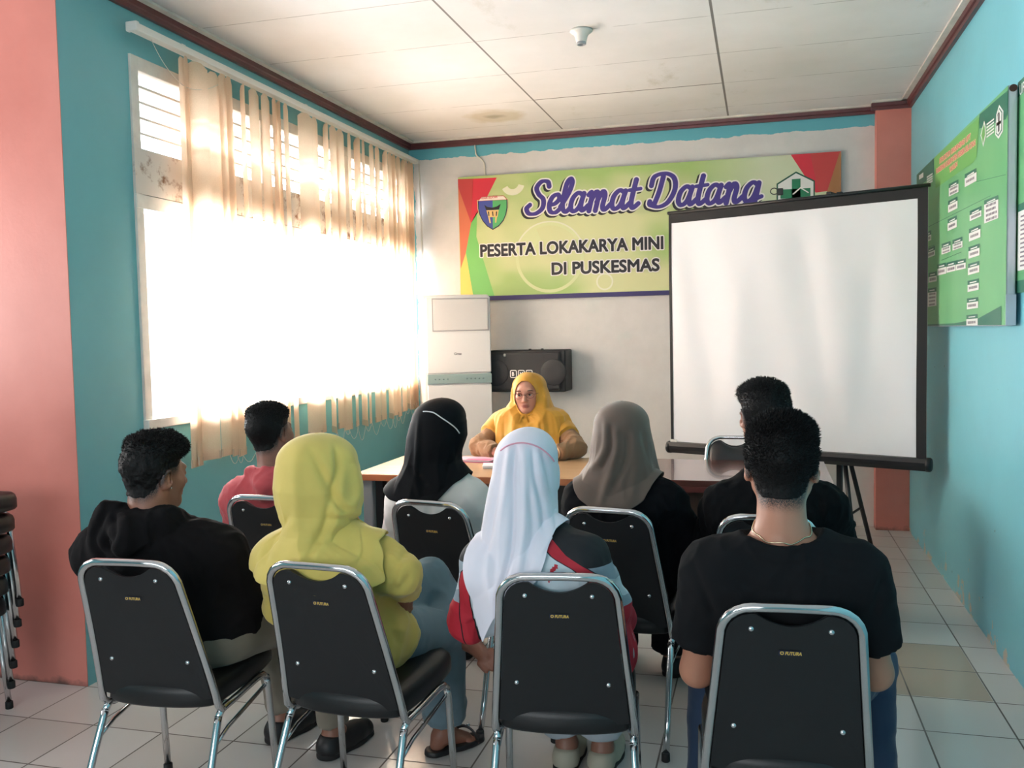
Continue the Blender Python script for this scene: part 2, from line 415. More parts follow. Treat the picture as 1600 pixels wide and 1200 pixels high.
def glass_mat():
    m = M_('window_glass'); m.n.remove(m.b); t = m.node('ShaderNodeBsdfTransparent'); g = m.node('ShaderNodeBsdfGlossy', i_Roughness=0.02)
    mx = m.node('ShaderNodeMixShader'); mx.inputs[0].default_value = 0.04; m.link(t.outputs[0], mx.inputs[1]); m.link(g.outputs[0], mx.inputs[2])
    m.link(mx.outputs[0], m.n['Material Output'].inputs[0]); return m.m
m_glass = glass_mat()
MB().box((XL - 0.06, WY0 + 0.05, WZ0 + 0.04), (XL - 0.055, WY1 - 0.05, 2.12)).build('window_pane', m_glass, w1)
sm = MB()
for y in posts[1:3]: sm.box((XL - 0.075, y - 0.018, WZ0 + 0.04), (XL - 0.04, y + 0.018, 2.12))
sm.build('window_mullion', m_whitewood, w1)
# unseen windows behind the photographer, added as openings for the two fill lamps
for n_, (lo, hi) in ((2, ((XLL - 0.1, 1.3, 1.32), (XLL - 0.02, 2.95, 2.5))), (3, ((-3.4, YR - 0.1, 1.0), (0.0, YR - 0.02, 2.5)))):
    b = MB(); ax = 1 if n_ == 2 else 0
    for t in np.linspace(lo[ax], hi[ax], 4):
        l2 = list(lo); h2 = list(hi); l2[ax] = max(lo[ax], t - 0.03); h2[ax] = min(hi[ax], t + 0.03); b.box(l2, h2)
    b.box(lo, (hi[0], hi[1], lo[2] + .05)); b.box((lo[0], lo[1], 2.45), hi)
    w = b.build('window_%d' % n_, m_whitewood); w['kind'] = 'structure'
    c = [(lo[i] + hi[i]) / 2 for i in range(3)]
    l2 = [lo[0], lo[1], lo[2] + .04]; h2 = [hi[0], hi[1], 2.46]; k = 1 - ax; l2[k] = c[k] - 0.003; h2[k] = c[k] + 0.003
    MB().box(l2, h2).build('window_pane', m_glass, w)

# ---------------------------------------------------------------- vertical blind
def fabric_translucent():
    m = M_('blind_fabric'); v = m.coord(); m.n.remove(m.b)
    n = m.noise(220, 2, v); c = m.mix(m.ramp(n, 0.3, 0.7), lin((232, 206, 180)), lin((240, 216, 192)))
    d = m.node('ShaderNodeBsdfDiffuse'); t = m.node('ShaderNodeBsdfTranslucent'); m.link(c, d.inputs[0]); m.link(c, t.inputs[0])
    x = m.node('ShaderNodeMixShader'); x.inputs[0].default_value = 0.42; m.link(d.outputs[0], x.inputs[1]); m.link(t.outputs[0], x.inputs[2])
    m.link(x.outputs[0], m.n['Material Output'].inputs[0]); return m.m
m_blind = fabric_translucent()
m_white_plastic = mat('white_plastic', (225, 222, 216), 0.35)
m_steel = mat('dull_steel', (150, 150, 150), 0.35, 1.0)
m_black = mat('black_plastic', (24, 24, 26), 0.45)
m_cord = mat('white_cord', (215, 212, 200), 0.6)
blind = empty('vertical_blind', (XL, 3.6, 0.86), 0, 'cream fabric vertical blind with hanging slats over the big left window', 'blind')
def inpar(o, p):                      # parent while keeping world-built coordinates
    o.parent = p; o.location = (o.location[0] - p.location[0], o.location[1] - p.location[1], o.location[2] - p.location[2]); return o
rl = MB(); rl.box((XL + 0.055, 3.60, 2.905), (XL + 0.105, 7.11, 2.94), bev=0.004)
for y in (3.95, 5.2, 6.3): rl.box((XL, y, 2.935), (XL + 0.09, y + 0.03, 2.95))
rl = inpar(rl.build('head_rail', m_white_plastic), blind)
inpar(MB().box((XL + 0.05, 3.585, 2.90), (XL + 0.11, 3.61, 2.945), bev=0.006).build('end_cap', m_white_plastic), blind)
slat_px = [(283, 8, 12), (290, 6, 0), (307, 30, 0), (333, 18, 9), (348, 13, 0), (357, 9, 0), (378, 7, 0), (396, 14, 0), (414, 12, 0), (428, 6, 0), (434, 7, 0), (446, 7, 0),
           (476, 22, 0), (491, 9, 0), (508, 8, 0), (520, 11, 0), (531, 11, 0), (545, 5, 0), (557, 10, 0), (567, 4, 0), (580, 7, 0), (589, 7, 0), (601, 8, 0), (609, 7, 0), (615, 6, 0), (622, 7, 0), (629, 6, 0), (634, 5, 0), (639, 5, 0), (643, 5, 0)]
cordp = []
for i, (px, wpx, low) in enumerate(slat_px):
    pr = 48 + (px - 185) * (255 - 40) / 463.0
    a = atx(px - wpx / 2, pr, XL + 0.08); bb = atx(px + wpx / 2, pr, XL + 0.08)
    yc = (a[1] + bb[1]) / 2; vx, vy = XL + 0.08, yc; dist = math.hypot(vx, vy); wapp = wpx / FPX * dist * 0.98
    off = math.asin(min(1, wapp / 0.127)); ang = math.atan2(vx, vy) + off * (-1 if i % 4 == 2 and off < 0.5 else 1)
    zt = 2.895 - 0.012 * (low > 0); zb = 0.865 + rng.uniform(-0.012, 0.012) + (0.03 if i > 24 else 0); n = 18; nx = 4; V = []; F = []
    sway = rng.uniform(-0.008, 0.012); tw = rng.uniform(-0.05, 0.12) if i else 0.3; xo = XL + 0.08
    for k in range(n + 1):
        t = (0, .012)[k] if k < 2 else (k - 1) / (n - 1); z = zt + (zb - zt) * t; an = ang + tw * t * 0.8; w = 0.127 * (0.45 + 0.55 * min(1, t * 90))
        for j in range(nx + 1):
            u = (j / nx - 0.5) * w; bow = 0.008 * (1 - (2 * j / nx - 1) ** 2)
            V.append((xo + u * math.sin(an) + bow * math.cos(an) + 0.0 * t, yc + u * math.cos(an) + sway * t - bow * math.sin(an), z))
    for k in range(n):
        for j in range(nx):
            q = k * (nx + 1) + j; F.append((q, q + 1, q + nx + 2, q + nx + 1))
    s = inpar(raw_mesh('slat', V, F, [m_blind]), blind)
    wv = [V[n * (nx + 1)], V[-1]]; A = Vector(wv[0]); B_ = Vector(wv[1]); d = (B_ - A).normalized(); nn = Vector((d.y, -d.x, 0)) * 0.0025
    mb = MB(); z0 = zb - 0.002; c4 = [A + nn, B_ + nn, B_ - nn, A - nn]
    mb.prism([(p.x, p.y) for p in c4], 2, z0, z0 + 0.042)
    w_ = mb.build('bottom_weight', mat('blind_weight_pocket', (206, 186, 162), 0.8)); w_.parent = s
    cordp.append((yc + sway, zb))
pts = []
for i in range(3, len(cordp) - 1):
    (y0_, z0_), (y1_, z1_) = cordp[i], cordp[i + 1]
    for t in np.linspace(0, 1, 7)[:-1]:
        sag = 0.05 + 0.07 * ((i * 37) % 5) / 5
        pts.append((XL + 0.09 + 0.01 * math.sin(i), y0_ + (y1_ - y0_) * t, z0_ + (z1_ - z0_) * t - 4 * sag * t * (1 - t) * min(1, (y1_ - y0_) / 0.12)))
inpar(MB().tube(pts, 0.0016, n=5).build('spacer_chain', m_cord), blind)
q0 = [(XL + 0.085, 3.72, 2.90), (XL + 0.10, 3.80, 2.80), (XL + 0.10, 3.95, 2.74), (XL + 0.09, 4.15, 2.78), (XL + 0.085, 4.35, 2.88)]
inpar(MB().tube(catmull(q0, 6), 0.0015, n=5).build('loose_cord', m_cord), blind)
q1 = [(XL + 0.11, 7.09, 2.91), (XL + 0.115, 7.09, 2.3), (XL + 0.12, 7.085, 1.6), (XL + 0.115, 7.09, 1.16), (XL + 0.13, 7.07, 1.2), (XL + 0.14, 7.06, 1.7), (XL + 0.135, 7.06, 2.4), (XL + 0.12, 7.07, 2.9)]
inpar(MB().tube(catmull(q1, 5), 0.003, n=6).build('pull_cord', m_cord), blind)
inpar(MB().lathe([(0.002, 1.17), (0.010, 1.15), (0.013, 1.10), (0.011, 1.05), (0.002, 1.045)], (XL + 0.118, 7.085, 0)).build('cord_weight', m_white_plastic), blind)

# ---------------------------------------------------------------- welcome banner on the back wall
YBN = YB - 0.03
banner = empty('welcome_banner', (-0.92, YBN, 1.765), 0, 'wide green welcome banner with blue script lettering on the white back wall', 'banner')
BU0, BU1, BV0, BV1 = -2.392, 0.567, 1.765, 2.775
def bloc(px, py, d=0.0): p = at(px, py, YBN); return (p[0], YBN - d, p[2])
def z4(pts, d): return [bloc(680 + x / 4, 220 + y / 4, d) for x, y in pts]
def z5(pts, d): return [bloc(1000 + x / 3.3333, 220 + y / 3.3333, d) for x, y in pts]
inpar(MB().box((BU0, YBN, BV0), (BU1, YB - 0.001, BV1)).build('backing_frame', mat('banner_frame', (60, 52, 50), 0.5)), banner)
def banner_green():
    m = M_('banner_green_print'); v = m.coord(); o = m.xyz(v); n = m.noise(1.6, 2, m.coord((0.8, 1, 1.3), (2, 0, 5)))
    a = m.mix(m.ramp(n, 0.40, 0.62), lin((158, 188, 112)), lin((204, 208, 156)))
    cx = m.math('SUBTRACT', 1.0, m.math('MINIMUM', m.math('ABSOLUTE', m.math('MULTIPLY', m.math('SUBTRACT', o[0], 0.13), 1.0)), 1.0))
    a = m.mix(m.math('MULTIPLY', m.ramp(cx, 0.35, 0.9), 0.75), a, lin((206, 212, 190)))
    m.col(a); m.b.inputs['Roughness'].default_value = 0.42; return m.m
m_bg = banner_green()
def flat(name, c, r=0.45): return mat(name, c, r)
art = MB(); k0 = 0.001
art.poly([(BU0, YBN - k0, BV0), (BU1, YBN - k0, BV0), (BU1, YBN - k0, BV1), (BU0, YBN - k0, BV1)], m_bg)
def clipb(pts): return [(min(max(p[0], BU0), BU1), p[1], min(max(p[2], BV0), BV1)) for p in pts]
art.poly(clipb(z4([(142, 240), (238, 238), (225, 515), (142, 290)], 0.002)), flat('banner_dark_red', (190, 62, 62)))
art.poly(clipb(z4([(236, 238), (385, 230), (300, 400), (225, 515)], 0.002)), flat('banner_red', (205, 42, 62)))
art.poly(clipb(z4([(142, 290), (225, 515), (192, 700), (160, 800)], 0.002)), flat('banner_orange', (206, 112, 78)))
art.poly(clipb(z4([(160, 800), (192, 700), (240, 980), (155, 980)], 0.002)), flat('banner_yellow', (224, 196, 92)))
art.poly(clipb(z4([(225, 515), (262, 440), (258, 600), (300, 740), (375, 985), (240, 985), (192, 700)], 0.002)), flat('banner_grass', (112, 186, 96)))
art.poly(clipb(z5([(785, 70), (1050, 50), (975, 262), (915, 270)], 0.002)), flat('banner_red', (205, 42, 62)))
art.poly(clipb(z5([(885, 60), (1050, 50), (975, 262), (930, 265)], 0.0025)), flat('banner_dark_red', (176, 48, 52)))
art.poly(clipb(z5([(1040, 60), (1050, 60), (1050, 330), (945, 330), (975, 262)], 0.003)), flat('banner_brown', (166, 112, 68)))
art.poly([(BU0, YBN - 0.003, BV0), (BU1, YBN - 0.003, BV0), (BU1, YBN - 0.003, BV0 + 0.036), (BU0, YBN - 0.003, BV0 + 0.036)], flat('banner_navy', (44, 36, 96)))
art = inpar(art.build('printed_artwork'), banner)
def ringpoly(mb, c, r0, r1, m, y, n=48, a0=0, a1=2 * PI):
    k = mb.mi(m); A = []; B = []
    for i in range(n + 1):
        a = a0 + (a1 - a0) * i / n
        A.append(mb.bm.verts.new((c[0] + r0 * math.cos(a), y, c[1] + r0 * math.sin(a)))); B.append(mb.bm.verts.new((c[0] + r1 * math.cos(a), y, c[1] + r1 * math.sin(a))))
    for i in range(n): mb.bm.faces.new((A[i], A[i + 1], B[i + 1], B[i])).material_index = k
bub = MB(); m_bub = flat('banner_pale_bubble', (218, 220, 196)); m_bub2 = flat('banner_pale_bubble_soft', (204, 212, 160))
c = bloc(680 + 715 / 4, 220 + 730 / 4); ringpoly(bub, (c[0], c[2]), 0.255, 0.28, m_bub2, YBN - 0.0035)
ringpoly(bub, (c[0], c[2]), 0.28, 0.292, m_bub, YBN - 0.0035, a0=0.4, a1=2.9); ringpoly(bub, (c[0], c[2]), 0.15, 0.28, m_bub2, YBN - 0.0032, a0=2.0, a1=3.0)
c = bloc(680 + 500 / 4, 220 + 270 / 4); ringpoly(bub, (c[0] - 0.02, c[2] + 0.01), 0.05, 0.10, m_bub, YBN - 0.0035, a0=3.6, a1=6.0)
c = bloc(680 + 1060 / 4, 220 + 880 / 4); ringpoly(bub, (c[0], c[2]), 0.055, 0.068, m_bub, YBN - 0.0035)
inpar(bub.build('printed_bubbles'), banner)
# crest
cr = MB()
def zc(pts, d): return [bloc(730 + x / 15, 290 + y / 15, d) for x, y in pts]
shield = [(262, 365), (268, 540), (300, 690), (370, 830), (470, 950), (605, 1032), (740, 950), (850, 820), (910, 680), (940, 520), (938, 330)]
def grow(pts, f): c = np.mean(np.array(pts), 0); return [tuple(c + (np.array(p) - c) * f) for p in pts]
cr.poly(zc(grow(shield, 1.07), 0.004), flat('crest_cream', (214, 210, 150))); cr.poly(zc(grow(shield, 1.03), 0.0046), flat('crest_black', (30, 40, 60)))
cr.poly(zc([(275, 365), (280, 540), (312, 690), (380, 820), (475, 935), (605, 1015), (600, 350)], 0.0052), flat('crest_blue', (62, 76, 156)))
cr.poly(zc([(600, 350), (605, 1015), (735, 935), (840, 810), (898, 675), (925, 520), (925, 335)], 0.0052), flat('crest_green', (82, 172, 104)))
cr.poly(zc([(255, 370), (340, 262), (860, 235), (945, 328)], 0.0058), flat('crest_red', (200, 60, 60))); cr.poly(zc([(275, 360), (345, 272), (855, 246), (925, 326)], 0.0064), flat('crest_white', (232, 226, 214)))
cr.poly(zc([(405, 450), (470, 500), (590, 520), (700, 490), (790, 430), (750, 560), (600, 572), (450, 575)], 0.0058), flat('crest_roof', (26, 26, 34)))
m_tan = flat('crest_tan', (224, 190, 122))
cr.poly(zc([(455, 582), (745, 570), (715, 735), (500, 745)], 0.0058), m_tan); cr.poly(zc([(500, 745), (535, 745), (560, 880), (530, 885)], 0.0058), m_tan); cr.poly(zc([(660, 740), (705, 738), (685, 870), (660, 870)], 0.0058), m_tan)
for x in (490, 585, 680): cr.poly(zc([(x, 610), (x + 28, 608), (x + 36 - (x > 600) * 20, 715), (x + 14 - (x > 600) * 20, 715)], 0.0064), flat('crest_roof', (26, 26, 34)))
pA = bloc(730 + 330 / 15, 290 + 325 / 15); sc = 0.0022
add_text(cr, 'PESISIR SELATAN', 0.030, lambda u, v: (pA[0] + u, YBN - 0.007, pA[2] + v + u * 0.02), flat('crest_red', (200, 60, 60)), 0.0006, sx=0.62)
inpar(cr.build('regency_crest'), banner)
# house logo behind the screen top
hs = MB(); mg = flat('logo_green', (28, 122, 84)); mw = flat('logo_white', (222, 222, 220)); mdg = flat('logo_dark_green', (20, 84, 66))
def zh(pts, d): return [bloc(1180 + x / 10.667, 230 + y / 10.667, d) for x, y in pts]
hs.poly(zh([(355, 610), (680, 405), (995, 560), (995, 1100), (355, 1100)], 0.004), mdg); hs.poly(zh([(380, 625), (680, 435), (970, 575), (970, 1080), (380, 1080)], 0.0046), mw)
hs.poly(zh([(610, 535), (755, 525), (755, 1080), (610, 1080)], 0.0052), mg); hs.poly(zh([(420, 710), (920, 680), (920, 860), (420, 860)], 0.0052), mg); hs.poly(zh([(620, 780), (755, 665), (890, 750), (890, 770), (755, 690), (640, 790)], 0.0058), mw)
inpar(hs.build('health_centre_logo'), banner)
# script lettering drawn as brush strokes
GL = {
 'S': (1.15, [[(1.02, 1.45), (.9, 1.7), (.55, 1.72), (.33, 1.4), (.5, 1.05), (.8, .75), (.82, .3), (.5, .02), (.1, .03), (-.08, .3), (.08, .5)]]),
 'e': (.72, [[(.05, .42), (.35, .5), (.55, .75), (.42, .98), (.15, .85), (.03, .45), (.15, .08), (.45, .02), (.75, .3)]]),
 'l': (.5, [[(-.05, .3), (.3, 1.0), (.42, 1.55), (.3, 1.78), (.12, 1.5), (.05, .7), (.1, .2), (.3, .02), (.55, .3)]]),
 'a': (.95, [[(.62, .85), (.35, 1.0), (.08, .72), (.03, .25), (.22, .02), (.5, .25), (.66, .9)], [(.66, .95), (.58, .35), (.7, .04), (.98, .3)]]),
 'm': (1.3, [[(-.02, .85), (.12, .98), (.16, .6), (.12, .0)], [(.13, .45), (.36, .98), (.52, .8), (.47, .0)], [(.48, .45), (.72, .98), (.88, .8), (.83, .2), (.97, .02), (1.25, .3)]]),
 'n': (.98, [[(-.02, .85), (.12, .98), (.16, .6), (.12, .0)], [(.13, .45), (.36, .98), (.54, .8), (.5, .2), (.64, .02), (.92, .3)]]),
 't': (.55, [[(.2, 1.5), (.1, .4), (.22, .03), (.5, .25)], [(-.1, .97), (.5, 1.02)]]),
 'D': (1.4, [[(.42, 1.6), (.32, .8), (.15, .12)], [(-.15, 1.15), (-.05, 1.62), (.5, 1.76), (1.0, 1.5), (1.15, .9), (.9, .25), (.45, .0), (-.05, .12), (-.1, .3)]]),
 'g': (.95, [[(.62, .85), (.35, 1.0), (.08, .72), (.03, .25), (.22, .02), (.5, .25), (.66, .9)], [(.66, .95), (.6, .0), (.45, -.5), (.12, -.55), (0, -.25), (.3, -.02), (.9, .25)]]),
}
def script_field(word, s, step=0.003):
    A = []; B = []; Wd = []; x = 0
    for ch in word:
        adv, strokes = GL[ch]
        for st in strokes:
            P = [np.array((x + (u + 0.17 * v) * s, v * s)) for u, v in catmull(st, 7)]
            for a, b_ in zip(P, P[1:]): A.append(a); B.append(b_)
        x += adv * s
    X = np.arange(-0.5 * s, x + 0.7 * s, step); Z = np.arange(-0.9 * s, 2.1 * s, step); D = np.full((len(X), len(Z)), 1e9)
    for a, b_ in zip(A, B):
        ba = b_ - a; L = ba @ ba + 1e-12; px_ = X[:, None] - a[0]; pz_ = Z[None, :] - a[1]; h = np.clip((px_ * ba[0] + pz_ * ba[1]) / L, 0, 1)
        thick = s * 0.045 * abs(ba[1]) / math.sqrt(L)
        D = np.minimum(D, np.hypot(px_ - h * ba[0], pz_ - h * ba[1]) - thick)
    return X, Z, D
m_navy = flat('lettering_violet_blue', (58, 42, 130), 0.4); m_shadow = flat('lettering_black', (22, 20, 26)); m_lw = flat('lettering_white', (226, 224, 222))
def place_word(name, word, pxa, pxb, pyb, size):
    A = bloc(pxa, pyb); tot = sum(GL[c][0] for c in word); Bx = bloc(pxb, pyb)[0]; s = (Bx - A[0]) / tot
    mb = MB(); X, Z, D = script_field(word, s)
    fill_field(mb, X, Z, D - 0.175 * s, lambda u, v: (A[0] + u - 0.016, YBN - 0.004, A[2] + v - 0.012), m_shadow)
    fill_field(mb, X, Z, D - 0.165 * s, lambda u, v: (A[0] + u, YBN - 0.005, A[2] + v), m_lw)
    fill_field(mb, X, Z, D - 0.092 * s, lambda u, v: (A[0] + u, YBN - 0.006, A[2] + v), m_navy)
    inpar(mb.build(name), banner)
place_word('script_lettering', 'Selamat', 824, 998, 335, 0)
place_word('script_lettering', 'Datang', 1017, 1190, 324, 0)
def bold_line(s, pxl, pxr, pyb, h_px, py_ref):
    A = bloc(pxl, pyb); Bp = bloc(pxr, pyb); H = bloc(pxl, pyb - h_px)[2] - A[2]; size = H / 0.73
    V, F = text_mesh(s, size, 0.0); wid = V[:, 0].max(); sx = (Bp[0] - A[0]) / wid
    mb = MB(); X, Z, D = text_field(s, size, sx, 0.0028)
    fill_field(mb, X, Z, D - 0.0125, lambda u, v: (A[0] + u, YBN - 0.004, A[2] + v), m_lw)
    fill_field(mb, X, Z, D - 0.0048, lambda u, v: (A[0] + u, YBN - 0.005, A[2] + v), m_shadow)
    inpar(mb.build('bold_lettering'), banner)
bold_line('PESERTA LOKAKARYA MINI', 750, 1036, 401, 19, 0)
bold_line('DI PUSKESMAS', 861, 1030, 429, 19, 0)

# cable down the back wall above the banner
tag(MB().tube(catmull([(at(741, 218, YB - 0.012)), at(743, 235, YB - 0.012), at(745, 243, YB - 0.012), at(755, 252, YB - 0.012), at(757, 262, YB - 0.012), at(758, 277, YB - 0.012)], 6), 0.006, n=6).build('wall_cable', m_cord),
    'white cable running down the back wall above the banner', 'cable')

# ---------------------------------------------------------------- floor standing air conditioner
m_acw = mat('air_conditioner_white', (214, 214, 216), 0.35); m_acg = mat('air_conditioner_grey_strip', (138, 158, 158), 0.35)
ac = empty('air_conditioner', (-2.345, 6.80, 0), math.radians(24), 'tall white floor standing air conditioner in the corner below the banner', 'air conditioner')
AH = 1.80; ac.scale = (1.07, 1.0, 1.0)
MB().box((-0.25, -0.15, 0), (0.25, 0.15, AH), bev=0.025, seg=4).build('cabinet', m_acw, ac)
MB().box((-0.215, -0.168, 0.03), (0.25, -0.14, 1.10), bev=0.006).build('lower_panel', m_acw, ac)
g = MB().box((-0.215, -0.166, 1.195), (0.25, -0.14, AH - 0.02), bev=0.006).build('upper_panel', m_acw, ac)
MB().box((-0.215, -0.172, 1.112), (0.252, -0.14, 1.185), bev=0.003).build('control_strip', m_acg, ac)
gr = MB(); gr.box((-0.165, -0.172, 1.525), (0.232, -0.150, 1.765), bev=0.004)
for i in range(15): gr.box((-0.155, -0.1745, 1.535 + i * 0.0152), (0.224, -0.160, 1.541 + i * 0.0152))
gr = gr.build('air_outlet_grille', mat('air_conditioner_grille', (204, 202, 202), 0.4), ac)
fr = MB(); 
for lo, hi in (((-0.172, -0.1715, 1.518), (0.239, -0.165, 1.525)), ((-0.172, -0.1715, 1.765), (0.239, -0.165, 1.772)), ((-0.172, -0.1715, 1.518), (-0.165, -0.165, 1.772)), ((0.232, -0.1715, 1.518), (0.239, -0.165, 1.772))): fr.box(lo, hi)
fr.build('outlet_frame', mat('air_conditioner_frame_grey', (150, 150, 154), 0.5), ac)  # grey strips framing the outlet grille
lg = MB(); add_text(lg, 'Gree', 0.026, lambda u, v: (-0.02 + u, -0.1675, 1.335 + v), mat('grey_print', (110, 110, 116), 0.5), 0.0008)
lg.build('badge', None, ac)
for x in (-0.16, -0.13, -0.10, -0.07, 0.07, 0.10, 0.13, 0.16, 0.19): MB().lathe([(0.001, -0.1735), (0.006, -0.1735), (0.006, -0.170), (0.001, -0.170)], (x, 0, 1.148), 1, n=10).build('control_button', mat('grey_buttons', (112, 132, 134), 0.4), ac)

# ---------------------------------------------------------------- wall speaker
m_sp = mat('speaker_black_grille', (42, 43, 46), 0.7, bump=0.4, bscale=500, bdist=0.001); m_spb = mat('speaker_cabinet_black', (30, 31, 34), 0.55)
sp = empty('wall_speaker', (-1.80, YB, 1.0), 0, 'wide black loudspeaker mounted on the back wall behind the woman in mustard', 'speaker')
P0_ = at(771, 548, 6.86); P1_ = at(884, 612, 6.86); sx0, sx1, sz0, sz1 = P0_[0] + 1.76, P1_[0] + 1.76, P1_[2] - 1.0 - 0.004, P0_[2] - 1.0
MB().box((sx0 - 0.03, -0.26, sz0 + 0.0), (sx1 + 0.035, -0.0, sz1), bev=0.012).build('speaker_cabinet', m_spb, sp)
gb = MB(); gb.box((sx0, -0.288, sz0 + 0.012), (sx1, -0.25, sz1 - 0.012), bev=0.02, seg=3)
w3 = (sx1 - sx0) / 3
for i in (1, 2): gb.box((sx0 + i * w3 - 0.003 + (0.06 if i == 2 else -0.06), -0.2895, sz0 + 0.03), (sx0 + i * w3 + 0.003 + (0.06 if i == 2 else -0.06), -0.28, sz1 - 0.03))
gb.build('speaker_grille', m_sp, sp)
for s_ in (-1, 1):
    cx = (sx0 + sx1) / 2 + s_ * (w3 + 0.04); MB().lathe([(0.001, -0.2885), (0.04, -0.2885), (0.098, -0.292), (0.105, -0.2885), (0.105, -0.28), (0.001, -0.28)], (cx, 0, (sz0 + sz1) / 2 - 0.01), 1, n=28).build('woofer_ring', mat('woofer_dark', (34, 35, 38), 0.6), sp)
lo = MB(); L0 = at(805, 590, 6.862); 
for i, ch in enumerate('BMB'):
    x = L0[0] + 1.76 + i * 0.064 + 0.0; z = L0[2] - 1.0 - 0.002
    def rr(a, b_, c_, d_, r): 
        out = []
        for (cx, cz, t0) in ((c_ - r, d_ - r, 0), (a + r, d_ - r, PI / 2), (a + r, b_ + r, PI), (c_ - r, b_ + r, 1.5 * PI)):
            out += [(cx + r * math.cos(t0 + t), cz + r * math.sin(t0 + t)) for t in np.linspace(0, PI / 2, 4)]
        return out
    for (e, yy, mm) in ((0.0, -0.2905, m_lw), (0.0065, -0.2912, m_black)):
        lo.poly([(p[0], yy, p[1]) for p in rr(x + e, z + e, x + 0.055 - e, z + 0.062 - e, 0.012 - e * 0.8)], mm)
    add_text(lo, ch, 0.042, lambda u, v: (x + 0.014 + u * 0.85, -0.292, z + 0.016 + v), m_lw, 0.0012)
lo.lathe([(0.001, -0.291), (0.003, -0.291), (0.003, -0.290), (0.001, -0.290)], (x + 0.062, 0, z + 0.005), 1, m_lw, n=8)
lo.build('maker_badge', None, sp)
MB().lathe([(0.001, -0.294), (0.012, -0.293), (0.014, -0.288), (0.001, -0.288)], (at(796, 555, 6.86)[0] + 1.76, 0, at(796, 555, 6.86)[2] - 1), 1, n=14).build('emblem', m_steel, sp)
for x in (0.02, 0.12): MB().lathe([(0.012, sz1 - 0.002), (0.012, sz1 + 0.008), (0.001, sz1 + 0.01)], (x, -0.15, 0), 2, n=10).build('mounting_bolt', m_black, sp)

# ---------------------------------------------------------------- desks
def wood(name, a, b_, rough=0.35, sc=(1.2, 14, 14), coat=0.0):
    m = M_(name); v = m.coord(sc); n = m.noise(2.2, 6, v, 0.65); m.col(m.mix(m.ramp(n, 0.3, 0.7), lin(a), lin(b_))); m.b.inputs['Roughness'].default_value = rough
    m.b.inputs['Coat Weight'].default_value = coat; m.bump(n, 0.05, 0.002); return m.m
m_lw_top = wood('light_oak_laminate', (186, 148, 112), (196, 160, 124), 0.24); m_edge = wood('orange_brown_edging', (186, 116, 74), (170, 100, 62), 0.4)
m_dark = wood('dark_walnut_laminate', (104, 62, 54), (84, 48, 44), 0.22, coat=0.4); m_dark2 = wood('dark_walnut_panel', (78, 56, 44), (60, 42, 36), 0.45, (12, 12, 1.2))
m_brownp = wood('brown_modesty_panel', (134, 92, 68), (116, 78, 58), 0.5); m_greym = mat('grey_desk_metal', (138, 142, 148), 0.4)
d1 = empty('office_desk', (-1.51, 4.86, 0), 0, 'light oak office desk with grey metal legs, in front of the woman in mustard', 'desk')
DX0, DX1, DY0, DY1 = -0.63, 0.63, -0.385, 0.385
MB().box((DX0, DY0, 0.72), (DX1, DY1, 0.75), m_lw_top, 0.0).build('desktop', m_lw_top, d1)
MB().box((DX0 - 0.003, DY0 - 0.004, 0.715), (DX1 + 0.003, DY0 + 0.001, 0.7485), bev=0.002).build('front_edging', m_edge, d1)
for s_ in (-1, 1):
    x = s_ * 0.565
    MB().box((x - 0.028, DY0 + 0.03, 0.0), (x + 0.028, DY0 + 0.075, 0.715), bev=0.006).build('leg', m_greym, d1)
    MB().box((x - 0.028, DY1 - 0.075, 0.0), (x + 0.028, DY1 - 0.03, 0.715), bev=0.006).build('leg', m_greym, d1)
    MB().box((x - s_ * 0.055 - 0.022, DY0 + 0.06, 0.02), (x - s_ * 0.055 + 0.022, DY1 - 0.06, 0.715)).build('side_panel', m_black, d1)
MB().box((-0.5, -0.27, 0.12), (0.5, -0.252, 0.715)).build('modesty_panel', m_brownp, d1)
d2 = empty('office_desk', (-0.265, 4.89, 0), 0, 'dark walnut office desk beside the light one, in front of the projection screen', 'desk')
MB().box((-0.595, -0.37, 0.718), (0.595, 0.37, 0.75), bev=0.002).build('desktop', m_dark, d2)
MB().box((-0.57, -0.34, 0.0), (-0.54, 0.34, 0.718)).build('side_panel', m_dark2, d2); MB().box((0.54, -0.34, 0.0), (0.57, 0.34, 0.718)).build('side_panel', m_dark2, d2)
MB().box((-0.54, -0.30, 0.10), (0.54, -0.28, 0.718)).build('modesty_panel', m_dark2, d2)
MB().box((-0.595, -0.372, 0.690), (0.595, -0.352, 0.7185)).build('front_rail', mat('reddish_edge', (96, 44, 40), 0.4), d2)
p = atz(745, 719, 0.757); pc = empty('notebook', (p[0] - 0.02, p[1] + 0.02, 0.7505), math.radians(-4), 'pink and white notebook lying on the light oak desk', 'notebook')
MB().box((-0.10, -0.07, 0), (0.13, 0.07, 0.004), bev=0.001).build('back_cover', mat('pink_cover', (206, 96, 150), 0.4), pc); MB().box((-0.095, -0.065, 0.004), (0.12, 0.065, 0.012)).build('pages', mat('paper', (226, 224, 228), 0.7), pc)
MB().box((-0.10, -0.07, 0.012), (0.13, 0.07, 0.0145), mat('pale_pink_cover', (226, 186, 206), 0.4)).box((-0.03, -0.06, 0.0145), (0.12, -0.02, 0.015), mat('pink_cover', (206, 96, 150), 0.4)).build('front_cover', None, pc)
p = atz(768, 727, 0.757); pp = empty('booklet', (p[0] + 0.05, p[1] - 0.015, 0.7505), math.radians(14), 'white booklet on the light oak desk beside the pink notebook', 'booklet')
MB().box((-0.09, -0.06, 0), (0.09, 0.06, 0.014), bev=0.002).build('pages', mat('paper', (226, 224, 228), 0.7), pp); MB().box((-0.092, -0.062, 0.014), (0.092, 0.062, 0.0155)).build('cover', mat('white_card', (232, 232, 238), 0.4), pp)

